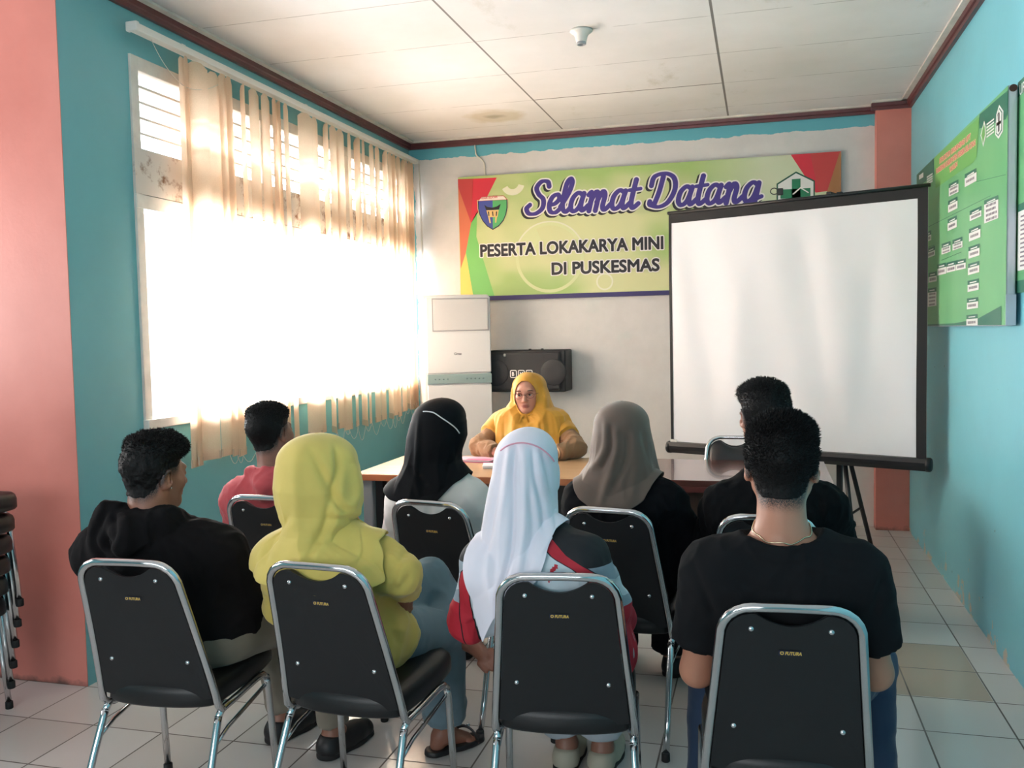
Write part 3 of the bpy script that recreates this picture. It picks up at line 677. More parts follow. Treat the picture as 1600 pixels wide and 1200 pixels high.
# ---------------------------------------------------------------- tripod projection screen
sA = np.array([-0.615, 6.27]); sB = np.array([0.925, 5.62]); dv = (sB - sA); SWD = np.linalg.norm(dv); an = math.atan2(dv[1], dv[0]); mid = (sA + sB) / 2
scr = empty('projection_screen', (mid[0], mid[1], 0), an, 'white projection screen with black border, tilted on a black tripod before the back wall', 'projection screen')
hw = SWD / 2; ZT, ZB_ = 2.285, 0.69
m_scr = mat('screen_fabric', (230, 230, 234), 0.75); m_scb = mat('screen_black_border', (22, 21, 24), 0.7); m_tube = mat('black_powder_coat', (30, 30, 33), 0.4)
nx, nz = 60, 40; V = []; F = []
def ripple(u, w):   # u across -1..1, w down 0..1
    r = 0.006 * math.sin(u * 9 + w * 2.5) * (0.3 + w) + 0.005 * math.sin(u * 15 - w * 5 + 1) * (1 - 0.4 * w) + 0.006 * math.exp(-((u + 0.9 - 0.35 * w) / 0.08) ** 2) + 0.007 * math.exp(-((u - 0.1 - 0.25 * w) / 0.09) ** 2) - 0.007 * math.exp(-((u + 0.3 + 0.2 * w) / 0.1) ** 2) + 0.006 * math.exp(-((u - 0.7 + 0.2 * w) / 0.07) ** 2)
    return r * min(1, w * 6) * min(1, (1 - w) * 4 + 0.2)
for j in range(nz + 1):
    for i in range(nx + 1):
        u = -1 + 2 * i / nx; w = j / nz; V.append((u * hw * 0.985, ripple(u, w), ZT - 0.01 + (ZB_ + 0.03 - ZT) * w))
for j in range(nz):
    for i in range(nx): q = j * (nx + 1) + i; F.append((q, q + nx + 1, q + nx + 2, q + 1))
V2 = [(v[0], v[1] + 0.002, v[2]) for v in V]
nV = len(V); F2 = [tuple(reversed([i + nV for i in f])) for f in F]
CX = [V[f[0]] for f in F]
mi = []
for f in F:
    cxm = sum(V[i][0] for i in f) / 4; czm = sum(V[i][2] for i in f) / 4
    mi.append(0)
# border as its own strip mesh lying on the fabric's front
raw_mesh('screen_fabric', V + V2, F + F2, [m_scr], scr)
bd = MB(); BW = 0.030; k = bd.mi(m_scb)
def strip(us, ws):
    g = [[bd.bm.verts.new((u * hw * 0.985, ripple(u, w) - 0.0025, ZT - 0.01 + (ZB_ + 0.03 - ZT) * w)) for u in us] for w in ws]
    for a in range(len(ws) - 1):
        for c_ in range(len(us) - 1): bd.bm.faces.new((g[a][c_], g[a + 1][c_], g[a + 1][c_ + 1], g[a][c_ + 1]))
e = BW / hw; strip([-1, -1 + e * 0.7], list(np.linspace(0, 1, nz + 1))); strip([1 - e * 1.9, 1 - e * 0.9, 1], list(np.linspace(0, 1, nz + 1))); strip(list(np.linspace(-1, 1, nx + 1)), [0, 0.020, 0.038]); 
bd.build('border', m_scb, scr)
MB().tube([(-hw * 0.99, -0.004, ZT), (hw * 1.0, -0.004, ZT)], 0.011, n=12).build('top_bar', m_tube, scr)
cs = MB().prism([(-0.035, ZB_ - 0.012), (-0.038, ZB_ + 0.012), (-0.028, ZB_ + 0.036), (0.012, ZB_ + 0.040), (0.034, ZB_ + 0.028), (0.038, ZB_ - 0.008), (0.028, ZB_ - 0.032), (-0.02, ZB_ - 0.036)], 0, -hw * 1.01, hw * 0.985).build('roller_case', m_tube, scr)
for s_ in (-1, 1): MB().lathe([(0.001, s_ * (hw * 1.012 + 0.006)), (0.036, s_ * (hw * 1.012 + 0.004)), (0.042, s_ * (hw * 1.012 - 0.004)), (0.042, s_ * (hw * .985)), (0.001, s_ * (hw * .985))], (0, 0, ZB_), 0, n=20).build('end_cap', m_black, scr)
MB().box((-hw * 0.985, -0.012, ZB_ + 0.03), (-hw * 0.93, -0.004, ZB_ + 0.055)).build('white_tab', m_white_plastic, scr)
# tripod stands behind the screen, towards its right
tx, ty = 0.26, 0.20
MB().box((tx - 0.016, ty - 0.016, 0.22), (tx + 0.016, ty + 0.016, 2.33), bev=0.003).build('pole', m_tube, scr)
MB().box((tx - 0.012, -0.004, 2.28), (tx + 0.012, ty + 0.01, 2.31)).build('hook_arm', m_tube, scr)
MB().box((tx - 0.02, 0.03, ZB_ - 0.02), (tx + 0.02, ty + 0.01, ZB_ + 0.02)).build('case_bracket', m_tube, scr)
mb = MB(); mb.lathe([(0.03, 0.80), (0.034, 0.81), (0.034, 0.86), (0.03, 0.87)], (tx, ty, 0), 2, n=14); mb.build('collar', m_black, scr)
for aa in (70, 190, 310):
    a = math.radians(aa); LR = 0.27 if aa == 310 else 0.33; ex, ey = tx + LR * math.cos(a), ty + LR * math.sin(a)
    l = MB().tube([(tx + 0.03 * math.cos(a), ty + 0.03 * math.sin(a), 0.83), (ex, ey, 0.012)], 0.015, n=8, ry=0.7).build('leg', m_tube, scr)
    q = 0.62; l2 = MB().tube([(tx, ty, 0.26), (tx + (ex - tx) * q, ty + (ey - ty) * q, 0.83 - 0.82 * q)], 0.008, n=8).build('leg_brace', m_tube, scr)
    MB().lathe([(0.016, 0.0), (0.02, 0.004), (0.019, 0.03), (0.014, 0.034)], (ex, ey, 0), 2, n=12).build('rubber_foot', m_black, l)
# little clip with a wire on the screen's top edge
p = at(1219, 300, 5.935); cl = empty('power_plug', (p[0], p[1], p[2] - 0.02), 0, 'small black plug with a looped wire resting on the screen top', 'plug')
MB().box((-0.018, -0.014, 0.0), (0.018, 0.014, 0.042), bev=0.005).build('plug_body', m_black, cl)
MB().tube(catmull([(-0.015, 0, 0.012), (-0.04, 0, 0.008), (-0.058, 0, 0.022), (-0.05, 0, 0.042), (-0.03, 0, 0.045), (-0.014, 0, 0.034)], 6), 0.0028, n=6).build('wire', m_black, cl)

# ---------------------------------------------------------------- boards on the right wall
XF = 0.975
bd1 = empty('organisation_board', (XR, 5.25, 1.48), 0, 'green organisation chart board with white name boxes, nearest the projection screen', 'notice board')
BY0, BY1, BZ0, BZ1 = 4.165, 6.43, 1.485, 2.47
inpar(MB().box((XF, BY0 + 0.002, BZ0), (XR - 0.018, BY1, BZ1), bev=0.008).build('stretched_fabric', mat('board_fabric_edge', (196, 204, 214), 0.5, bump=0.6, bscale=14, bdist=0.02, stretch=(1, 1, 0.3))), bd1)
def poster_green():
    m = M_('board_green_print'); v = m.coord(); n = m.noise(1.5, 3, v); m.col(m.mix(m.ramp(n, 0.3, 0.7), lin((88, 164, 112)), lin((112, 180, 124)))); m.b.inputs['Roughness'].default_value = 0.4; return m.m
m_pg = poster_green(); m_pdg = flat('board_dark_green', (40, 108, 88)); m_pw = flat('board_white', (226, 228, 226)); m_pk = flat('board_ink', (120, 112, 124)); m_pr = flat('board_pink_red', (214, 110, 122)); m_py = flat('board_pale_yellow', (226, 214, 150)); m_pl = flat('board_light_green', (104, 172, 92))
pb = MB()
def zp(px, py, d=0.0): q = atx(px, py, XF); return (XF - 0.0005 - d, min(max(q[1], BY0), BY1), min(max(q[2], BZ0 + 0.004), BZ1 - 0.004))
pb.poly([(XF - 0.0005, BY0, BZ0 + 0.004), (XF - 0.0005, BY1, BZ0 + 0.004), (XF - 0.0005, BY1, BZ1 - 0.004), (XF - 0.0005, BY0, BZ1 - 0.004)], m_pg)
def zq(pts, d, f, ox, oy, m): pb.poly([zp(ox + x / f, oy + y / f, d) for x, y in pts], m)
R6 = lambda pts, d, m: zq(pts, d, 2.727, 1400, 100, m)
R6([(90, 420), (163, 380), (163, 470), (90, 530)], 0.001, m_pdg); R6([(357, 215), (480, 110), (480, 210), (470, 235), (357, 275)], 0.001, m_pdg)
R6([(165, 400), (357, 225), (345, 395), (330, 420), (170, 530)], 0.0015, m_pl); R6([(100, 1110), (250, 1105), (350, 1085), (450, 1030), (450, 1140), (100, 1125)], 0.0012, m_pdg)
# title: three lines in pink with a pale rim
def board_text(s, x0, y0, x1, y1, hh, m, d=0.003, off=0.05, f=2.727, ox=1400, oy=100):
    A = atx(ox + x0 / f, oy + y0 / f, XF); B2 = atx(ox + x1 / f, oy + y1 / f, XF); C2 = atx(ox + x0 / f, oy + (y0 - hh) / f, XF); size = (C2[2] - A[2]) / 0.73
    V, _ = text_mesh(s, size, 0); wid = V[:, 0].max(); dy = (B2[1] - A[1]) / wid; dz = (B2[2] - A[2]) / wid
    X, Z, D = text_field(s, size, 1.0, size * 0.09)
    fill_field(pb, X, Z, D - size * off, lambda u, v: (XF - d, A[1] + u * dy, A[2] + v + u * dz), m)
for rim in (True, False):
    m_, d_, o_ = (m_py, 0.0025, 0.11) if rim else (m_pr, 0.0032, 0.035)
    board_text('STRUKTUR ORGANISASI UPT', 187, 424, 320, 318, 20, m_, d_, o_); board_text('PUSKESMAS KABUPATEN PESISIR SELATAN', 173, 468, 340, 345, 20, m_, d_, o_); board_text('TAHUN', 230, 462, 263, 434, 20, m_, d_, o_)
def box_(x0, y0, x1, y1, slope, n=1, head=True):
    # white name box with a dark heading and short lines of small writing
    w = x1 - x0; s = slope * w
    if head: R6([(x0, y0 - 18), (x1, y0 - 18 - s), (x1, y0 - s), (x0, y0)], 0.0018, m_pdg); R6([(x0 + w * .2, y0 - 7), (x1 - w * .2, y0 - 7 - s * .8 + s * .2), (x1 - w * .2, y0 - 11 - s * .7), (x0 + w * .2, y0 - 11)], 0.0024, m_pw)
    R6([(x0, y0), (x1, y0 - s), (x1, y1 - s), (x0, y1)], 0.0018, m_pw)
    for k in range(n):
        t = (k + 0.5) / n; yy = y0 + (y1 - y0) * t; x = x0 + w * 0.14; hh = min(5.5, (y1 - y0) / n * 0.26)
        while x < x1 - w * 0.16:
            ww = w * random.uniform(0.05, 0.09); o = slope * (x - x0); R6([(x, yy - hh - o), (x + ww, yy - hh - o - slope * ww), (x + ww, yy + hh - o - slope * ww), (x, yy + hh - o)], 0.0024, m_pk); x += ww + w * 0.025
for a in [(295, 488, 345, 525, .55, 1), (227, 530, 268, 565, .5, 2), (224, 602, 264, 634, .5, 1), (222, 680, 261, 712, .45, 1), (316, 645, 366, 670, .45, 1), (378, 600, 438, 680, .4, 4), (313, 722, 362, 757, .4, 1), (311, 798, 358, 830, .33, 1), (309, 870, 357, 900, .28, 1),
          (307, 942, 355, 972, .22, 1), (304, 1018, 352, 1046, .15, 1), (302, 1088, 350, 1118, .1, 1), (122, 738, 152, 762, .4, 1), (135, 805, 168, 828, .4, 1), (110, 815, 131, 838, .3, 1), (196, 785, 234, 812, .35, 2), (243, 768, 285, 795, .35, 2),
          (178, 873, 215, 902, .25, 1), (217, 865, 256, 890, .25, 1), (258, 855, 299, 880, .22, 1), (113, 915, 139, 940, .2, 1), (141, 908, 175, 932, .2, 1), (137, 975, 174, 1035, .15, 4)]:
    x0, y0_, x1, y1_, sl, n_ = a; box_(x0, y0_, x1, y1_, sl, n_)
for l in [((135, 695), (405, 560)), ((345, 500), (470, 470)), ((195, 835), (280, 800)), ((125, 785), (165, 770))]:
    (xa, ya), (xb, yb_) = l; R6([(xa, ya), (xb, yb_), (xb, yb_ + 2.2), (xa, ya + 2.2)], 0.0016, m_pdg)
# emblems: hexagon with cross, leaf shaped mark with lines, and the small pair at the far end
Z1 = lambda pts, d, m: zq(pts, d, 8.572, 1420, 130, m)
Z1([(1220, 290), (1275, 370), (1270, 640), (1210, 745), (1165, 690), (1180, 420)], 0.002, m_pw); Z1([(1222, 325), (1262, 385), (1258, 630), (1210, 710), (1178, 675), (1192, 435)], 0.0026, m_pdg); Z1([(1222, 345), (1254, 395), (1250, 620), (1210, 690), (1186, 660), (1200, 445)], 0.0032, m_pw)
Z1([(1212, 400), (1230, 385), (1228, 640), (1210, 655)], 0.0038, m_black); Z1([(1186, 535), (1250, 495), (1250, 535), (1186, 580)], 0.0038, m_black)
Z1([(1018, 500), (1035, 560), (1040, 700), (1005, 855), (985, 760), (968, 700), (985, 630)], 0.002, m_pw); Z1([(1016, 540), (1028, 600), (1030, 690), (1004, 810), (992, 740), (980, 700), (992, 640)], 0.0026, m_pl)
for k in range(5): Z1([(1050, 545 + k * 42), (1150, 468 + k * 42), (1150, 488 + k * 42), (1050, 566 + k * 42)], 0.002, m_pw)
Z6 = lambda pts, d, m: zq(pts, d, 12.0, 1400, 260, m)
Z6([(440, 170), (520, 110), (520, 200), (440, 250)], 0.002, m_pw)
for k in range(4): Z6([(585, 190 + k * 45), (695, 118 + k * 45), (695, 150 + k * 45), (585, 222 + k * 45)], 0.002, m_pw)
inpar(pb.build('printed_chart'), bd1)
inpar(MB().tube([(XR - 0.036, BY0 - 0.001, BZ1 - 0.016), (XR - 0.036, BY0 + 0.06, BZ1 - 0.016)], 0.015, n=14).build('open_frame_end', mat('dark_hollow_brown', (74, 52, 44), 0.8)), bd1)  # dark colour stands in for the shaded hollow of the tube end
inpar(MB().box((XF - 0.001, BY0 - 0.0025, BZ0 + 0.002), (XR - 0.017, BY0 + 0.002, BZ0 + 0.13), bev=0.001).build('folded_corner', mat('folded_fabric', (186, 192, 204), 0.6)), bd1)
b2 = empty('notice_poster', (XR, 3.765, 1.62), 0, 'green notice poster with white table, cut off at the right edge of the photo', 'poster')
MB().box((-0.012, -0.5, 0), (-0.001, 0.43, 0.86)).build('poster_sheet', m_pg, b2)
q = MB(); q.poly([(-0.0128, -0.5, 0), (-0.0128, 0.43, 0), (-0.0128, 0.43, 0.05), (-0.0128, -0.5, 0.05)], m_pdg); q.poly([(-0.0128, -0.5, 0.78), (-0.0128, 0.43, 0.80), (-0.0128, 0.43, 0.86), (-0.0128, -0.5, 0.86)], m_pdg)
q.poly([(-0.0135, -0.3, 0.09), (-0.0135, 0.40, 0.09), (-0.0135, 0.40, 0.36), (-0.0135, -0.3, 0.36)], m_pw); q.poly([(-0.0140, -0.3, 0.33), (-0.0140, 0.40, 0.33), (-0.0140, 0.40, 0.36), (-0.0140, -0.3, 0.36)], m_pdg); q.poly([(-0.0135, -0.2, 0.46), (-0.0135, 0.28, 0.46), (-0.0135, 0.28, 0.53), (-0.0135, -0.2, 0.53)], m_pw)
for i in range(12):
    for (ya, yb_) in ((0.36, 0.27), (0.2, 0.02)): q.poly([(-0.0142, yb_, 0.105 + i * 0.018), (-0.0142, ya, 0.105 + i * 0.018), (-0.0142, ya, 0.112 + i * 0.018), (-0.0142, yb_, 0.112 + i * 0.018)], m_pk)
add_text(q, 'UPT. PUSKESMAS', 0.06, lambda u, v: (-0.0138, 0.40 - u, 0.80 + v), m_pw, 0.001)
q.build('printed_table', None, b2)

# ---------------------------------------------------------------- ceiling lamp holder
p = atz(908, 47, ZH); lh = empty('lamp_holder', (p[0], p[1], ZH), 0, 'empty white lamp holder fixed to the ceiling boards', 'lamp holder')
MB().lathe([(0.058, 0.0), (0.060, -0.008), (0.055, -0.014), (0.040, -0.022), (0.032, -0.04), (0.028, -0.062), (0.024, -0.064)], (0, 0, 0), 2, n=28).build('fitting_base', m_white_plastic, lh)
MB().lathe([(0.025, -0.058), (0.026, -0.075), (0.021, -0.078), (0.019, -0.066), (0.001, -0.064)], (0, 0, 0), 2, n=20).build('socket_ring', mat('socket_grey', (170, 170, 172), 0.4), lh)

# ---------------------------------------------------------------- banquet chairs
m_chrome = mat('chrome_tube', (205, 206, 208), 0.16, 1.0); m_leather = mat('black_vinyl', (15, 16, 19), 0.42, bump=0.25, bscale=220, bdist=0.0008, var=0.1)
m_board = mat('black_backboard', (16, 17, 21), 0.5, bump=0.3, bscale=260, bdist=0.0008); m_rubber = mat('black_rubber', (20, 20, 21), 0.7); m_tuft = mat('backrest_cushion', (27, 28, 31), 0.4)
BKX = [(0.60, 0.0)]
def back_y(z): return 0.155 - 0.145 * ((z - 0.38) / 0.48) ** 1.15 if z > 0.38 else 0.155
def back_hw(z): return 0.194 - 0.040 * max(0, (z - 0.40) / 0.42)
def make_chair(label, group='black banquet chairs of the audience'):
    r = empty('banquet_chair', (0, 0, 0), 0, label, 'chair', group)
    # back frame: one bent tube, open at the bottom where it curves under the seat
    pts = []
    for z in np.linspace(0.40, 0.80, 9): pts.append((-back_hw(z), back_y(z), z))
    zc, rr = 0.795, 0.07; h0 = back_hw(zc)
    for a in np.linspace(12, 78, 5): ar = math.radians(a); z = zc + rr * math.sin(ar); pts.append((-h0 + rr * (1 - math.cos(ar)), back_y(z), z))
    for x in np.linspace(-h0 + rr, h0 - rr, 7): pts.append((x, back_y(0.866) - 0.004, 0.866 + 0.0015 * (1 - (x / 0.1) ** 2)))
    L = [(-p[0], p[1], p[2]) for p in reversed(pts[:14])]; low = [(-0.180, 0.225, 0.378), (-0.187, 0.19, 0.376), (-0.1935, 0.165, 0.385)]
    path = low + pts + L + [(-p[0], p[1], p[2]) for p in reversed(low)]
    MB().tube(path, 0.0115, n=10, ry=1.0).build('back_frame', m_chrome, r)
    # backrest board and cushion
    def outline(inset, zlo, scoop):
        o = []
        for z in np.linspace(zlo, 0.79, 8): o.append((-(back_hw(z) - inset), z))
        for a in np.linspace(15, 85, 5): ar = math.radians(a); o.append((-(h0 - inset) + (rr - 0.012) * (1 - math.cos(ar)), 0.79 + (rr - inset * 0.8) * math.sin(ar)))
        tz = o[-1][1]
        for x in np.linspace(-0.078, 0, 9): o.append((x, tz - scoop * (1 - (x / 0.078) ** 2)))
        o2 = o + [(-a, b_) for a, b_ in reversed(o[:-1])]
        n = len(o2); lowc = [(x, zlo - 0.016 * (1 - (x / back_hw(zlo)) ** 2)) for x in np.linspace(back_hw(zlo) - inset, -(back_hw(zlo) - inset), 9)[1:-1]]
        return o2 + lowc
    def slab(out, y0, y1, m, name, bulge=0.0, par=None):
        mb = MB(); n = len(out); c = np.mean(np.array(out), 0)
        # fill by stacking shrunken rings so that the slab can follow the lean of the back
        rings = []
        for f, dy in ((1.0, y0), (1.0, y1), (0.90, y1 + bulge * 0.7), (0.55, y1 + bulge), (0.2, y1 + bulge)):
            rings.append([mb.bm.verts.new((c[0] + (x - c[0]) * f, back_y(c[1] + (z - c[1]) * f) + dy, c[1] + (z - c[1]) * f)) for x, z in out])
        rb = [[mb.bm.verts.new((c[0] + (x - c[0]) * f, back_y(c[1] + (z - c[1]) * f) + y0, c[1] + (z - c[1]) * f)) for x, z in out] for f in (0.8, 0.4)]
        seq = [rb[1], rb[0]] + rings
        for a, b_ in zip(seq, seq[1:]):
            for i in range(n):
                f = mb.bm.faces.new((a[i], a[(i + 1) % n], b_[(i + 1) % n], b_[i])); f.smooth = bulge > 0
        mb.bm.faces.new(seq[0]); mb.bm.faces.new(seq[-1])
        return mb.build(name, m, par or r)
    bk = slab(outline(0.012, 0.425, 0.030), -0.006, 0.004, m_board, 'back_board')
    slab(outline(0.016, 0.47, 0.034), 0.004, 0.014, m_tuft, 'backrest', 0.022)
    for x, z in ((-0.088, 0.812), (0.088, 0.812), (-0.125, 0.545), (0.125, 0.545)):
        o = MB().lathe([(0.0005, -0.0045), (0.004, -0.0042), (0.0068, -0.002), (0.0072, 0.0), (0.0005, 0.0)], (0, 0, 0), 1, n=12).build('screw', mat('screw_metal', (196, 196, 198), 0.25, 1.0), bk)
        o.location = (x, back_y(z) - 0.006, z); o.rotation_euler = (-0.28, 0, 0)
    lb = MB(); z = 0.752; y = back_y(z) - 0.0075; lb.poly([(-0.026, y, z - 0.006), (0.026, y, z - 0.006), (0.026, y - 0.0025, z + 0.006), (-0.026, y - 0.0025, z + 0.006)], mat('label_navy', (30, 34, 62), 0.5))
    mgold = mat('label_gold', (214, 176, 84), 0.5)
    add_text(lb, 'FUTURA', 0.0115, lambda u, v: (-0.012 + u * 0.85, y - 0.0012 - v * 0.28, z - 0.0042 + v), mgold, 0.0005, shear=0.2)
    ringp = [( -0.0185 + 0.0045 * math.cos(a), y - 0.002, z + 0.0045 * math.sin(a)) for a in np.linspace(0, 2 * PI, 12, endpoint=False)]; lb.poly(ringp, mgold)
    lb.poly([(-0.0185 + 0.0022 * math.cos(a), y - 0.0026, z + 0.0022 * math.sin(a)) for a in np.linspace(0, 2 * PI, 10, endpoint=False)], mat('label_navy', (30, 34, 62), 0.5))
    lb.build('maker_label', None, bk)
    # seat cushion: rounded trapezoid with soft edge
    base = [(-0.165, 0.150), (-0.09, 0.128), (0.0, 0.122), (0.09, 0.128), (0.165, 0.150), (0.187, 0.20), (0.198, 0.38), (0.196, 0.48), (0.175, 0.530), (0.09, 0.548), (0, 0.552), (-0.09, 0.548), (-0.175, 0.530), (-0.196, 0.48), (-0.198, 0.38), (-0.187, 0.20)]
    base = [tuple(p) for p in catmull([(x, y) for x, y in base], 3, True)]; mb = MB(); n = len(base); rings = []
    for f, z in ((0.90, 0.392), (0.97, 0.394), (1.0, 0.402), (1.0, 0.436), (0.98, 0.452), (0.93, 0.463), (0.75, 0.470), (0.4, 0.474), (0.1, 0.475)):
        rings.append([mb.bm.verts.new((x * f, 0.33 + (y - 0.33) * f, z + 0.012 * (y - 0.15) / 0.4)) for x, y in base])
    for a, b_ in zip(rings, rings[1:]):
        for i in range(n): mb.bm.faces.new((a[i], a[(i + 1) % n], b_[(i + 1) % n], b_[i])).smooth = True
    mb.bm.faces.new(rings[0]); mb.bm.faces.new(rings[-1]); mb.build('seat', m_leather, r)
    for s_ in (-1, 1):
        rear = MB().tube([(s_ * 0.206, -0.005, 0.012), (s_ * 0.202, 0.045, 0.12), (s_ * 0.196, 0.095, 0.24), (s_ * 0.191, 0.145, 0.345), (s_ * 0.190, 0.155, 0.365)], 0.0115, n=10).build('leg', m_chrome, r)
        MB().tube([(s_ * 0.190, 0.150, 0.358), (s_ * 0.190, 0.175, 0.379), (s_ * 0.193, 0.26, 0.384), (s_ * 0.197, 0.38, 0.394), (s_ * 0.198, 0.425, 0.392), (s_ * 0.198, 0.452, 0.372)], 0.0115, n=10).build('side_rail', m_chrome, r)
        MB().tube([(s_ * 0.194, 0.112, 0.285), (s_ * 0.195, 0.20, 0.315), (s_ * 0.197, 0.44, 0.350)], 0.0065, n=8).build('side_brace', m_chrome, r)
        fr = MB().tube([(s_ * 0.198, 0.448, 0.378), (s_ * 0.198, 0.460, 0.35), (s_ * 0.201, 0.473, 0.20), (s_ * 0.204, 0.49, 0.012)], 0.0115, n=10).build('leg', m_chrome, r)
        for lg_, (x, y) in ((rear, (s_ * 0.206, -0.005)), (fr, (s_ * 0.204, 0.49))):
            MB().lathe([(0.0135, 0.0), (0.0155, 0.003), (0.015, 0.028), (0.0128, 0.030)], (x, y, 0), 2, n=12).build('rubber_foot', m_rubber, lg_)
    return r
def copy_tree(o, parent=None):
    c = o.copy(); COL.objects.link(c); c.parent = parent
    for ch in list(o.children): copy_tree(ch, c)
    return c
chair_spots = [
 (-1.758, 2.156, 4, 'black chrome-framed chair under the person in the black hoodie'),
 (-1.197, 2.224, -3.4, 'black chrome-framed chair under the woman in the lime green headscarf'),
 (-0.511, 2.248, 8, 'black chrome-framed chair behind the woman in the white headscarf'),
 (0.063, 2.092, 4, 'large black chrome-framed chair behind the man in the black t-shirt, rightmost of the front row'),
 (-1.915, 3.151, 0, 'black chrome-framed chair behind the person in the red hoodie'),
 (-1.216, 3.154, -8, 'black chrome-framed chair behind the woman in the black headscarf'),
 (-0.531, 3.126, -8, 'black chrome-framed chair behind the woman in the brown headscarf'),
 (0.015, 3.10, 3, 'chair mostly hidden between the two men in black, only its chrome top rail showing')]
P9_ = atz(1160, 689, 0.866)
chair0 = None
for i, (x, y, a, lab) in enumerate(chair_spots):
    if chair0 is None: c = chair0 = make_chair(lab)
    else: c = copy_tree(chair0); c['label'] = lab
    c.location = (x, y, 0); c.rotation_euler = (0, 0, math.radians(a))
c = copy_tree(chair0); c['label'] = 'empty black padded chair facing the room behind the dark walnut desk'; c['group'] = 'chairs behind the desks'; c.location = (P9_[0] - 0.045, 5.37, 0); c.rotation_euler = (0, 0, PI)
c = copy_tree(chair0); c['label'] = 'chair hidden behind the light oak desk, carrying the woman in mustard'; c['group'] = 'chairs behind the desks'; c.location = (-1.36, 5.80, 0); c.rotation_euler = (0, 0, PI)
places = ['standing on the floor, lowest of the stack at the left edge', 'second from the floor in the stack at the left edge', 'third from the floor in the stack at the left edge',
          'third from the top in the stack at the left edge', 'second from the top in the stack at the left edge', 'topmost of the stack at the left edge']
for k in range(6):
    c = copy_tree(chair0); c['label'] = 'stacked black chrome chair, ' + places[k]; c['group'] = 'stacked chairs at the left edge'
    c.location = (-3.475 + 0.016 * k, 2.745, 0.0865 * k); c.rotation_euler = (0, 0, -PI / 2)

# ================================================================ people: signed distance bodies, polygonised with surface nets
A_ = np.array
def nrm(v): v = A_(v, float); return v / (np.linalg.norm(v) + 1e-12)
def smin(a, b_, k):
    h = np.maximum(k - np.abs(a - b_), 0) / k; return np.minimum(a, b_) - h * h * k * 0.25
def smax(a, b_, k): return -smin(-a, -b_, k)
class Shape:
    """union of rounded primitives, each blended with its own softness"""
    def __init__(s): s.p = []
    def cone(s, a, b_, r1, r2, k=0.02, clip=None): s.p.append(('c', A_(a, float), A_(b_, float), r1, r2, k, clip)); return s
    def ell(s, c, r, R=None, k=0.02, sub=False): s.p.append(('e', A_(c, float), A_(r, float), np.eye(3) if R is None else R, sub, k, None)); return s
    def __call__(s, P):
        D = np.full(len(P), 1e3)
        for q in s.p:
            k = q[5]
            if q[0] == 'c':
                _, a, b_, r1, r2, k, clip = q; c = (a + b_) / 2; R = np.linalg.norm(b_ - a) / 2 + max(r1, r2) + k + 0.03
            else:
                _, c, r, M, sub, k, clip = q; R = r.max() + k + 0.03
            near = ((P - c) ** 2).sum(1) < R * R
            if not near.any():
                continue
            Q = P[near]
            if q[0] == 'c':
                ba = b_ - a; h = np.clip((Q - a) @ ba / (ba @ ba + 1e-12), 0, 1)
                d = np.linalg.norm(Q - a - h[:, None] * ba, axis=1) - (r1 + (r2 - r1) * h)
                if clip is not None:
                    for (cp, cn) in clip: d = np.maximum(d, (Q - cp) @ cn)
            else:
                L = (Q - c) @ M; k0 = np.linalg.norm(L / r, axis=1); k1 = np.linalg.norm(L / (r * r), axis=1) + 1e-9; d = k0 * (k0 - 1) / k1
            D[near] = smax(D[near], -d, k) if (q[0] == 'e' and sub) else smin(D[near], d, k)
        return D
    def bounds(s, pad=0.03):
        lo = A_([1e9] * 3); hi = -lo
        for q in s.p:
            if q[0] == 'c':
                for e, r in ((q[1], q[3]), (q[2], q[4])): lo = np.minimum(lo, e - r); hi = np.maximum(hi, e + r)
            elif not q[4]: lo = np.minimum(lo, q[1] - q[2].max()); hi = np.maximum(hi, q[1] + q[2].max())
        return lo - pad, hi + pad
CORN = A_([(0, 0, 0), (1, 0, 0), (0, 1, 0), (1, 1, 0), (0, 0, 1), (1, 0, 1), (0, 1, 1), (1, 1, 1)])
EDG = [(0, 1), (2, 3), (4, 5), (6, 7), (0, 2), (1, 3), (4, 6), (5, 7), (0, 4), (1, 5), (2, 6), (3, 7)]
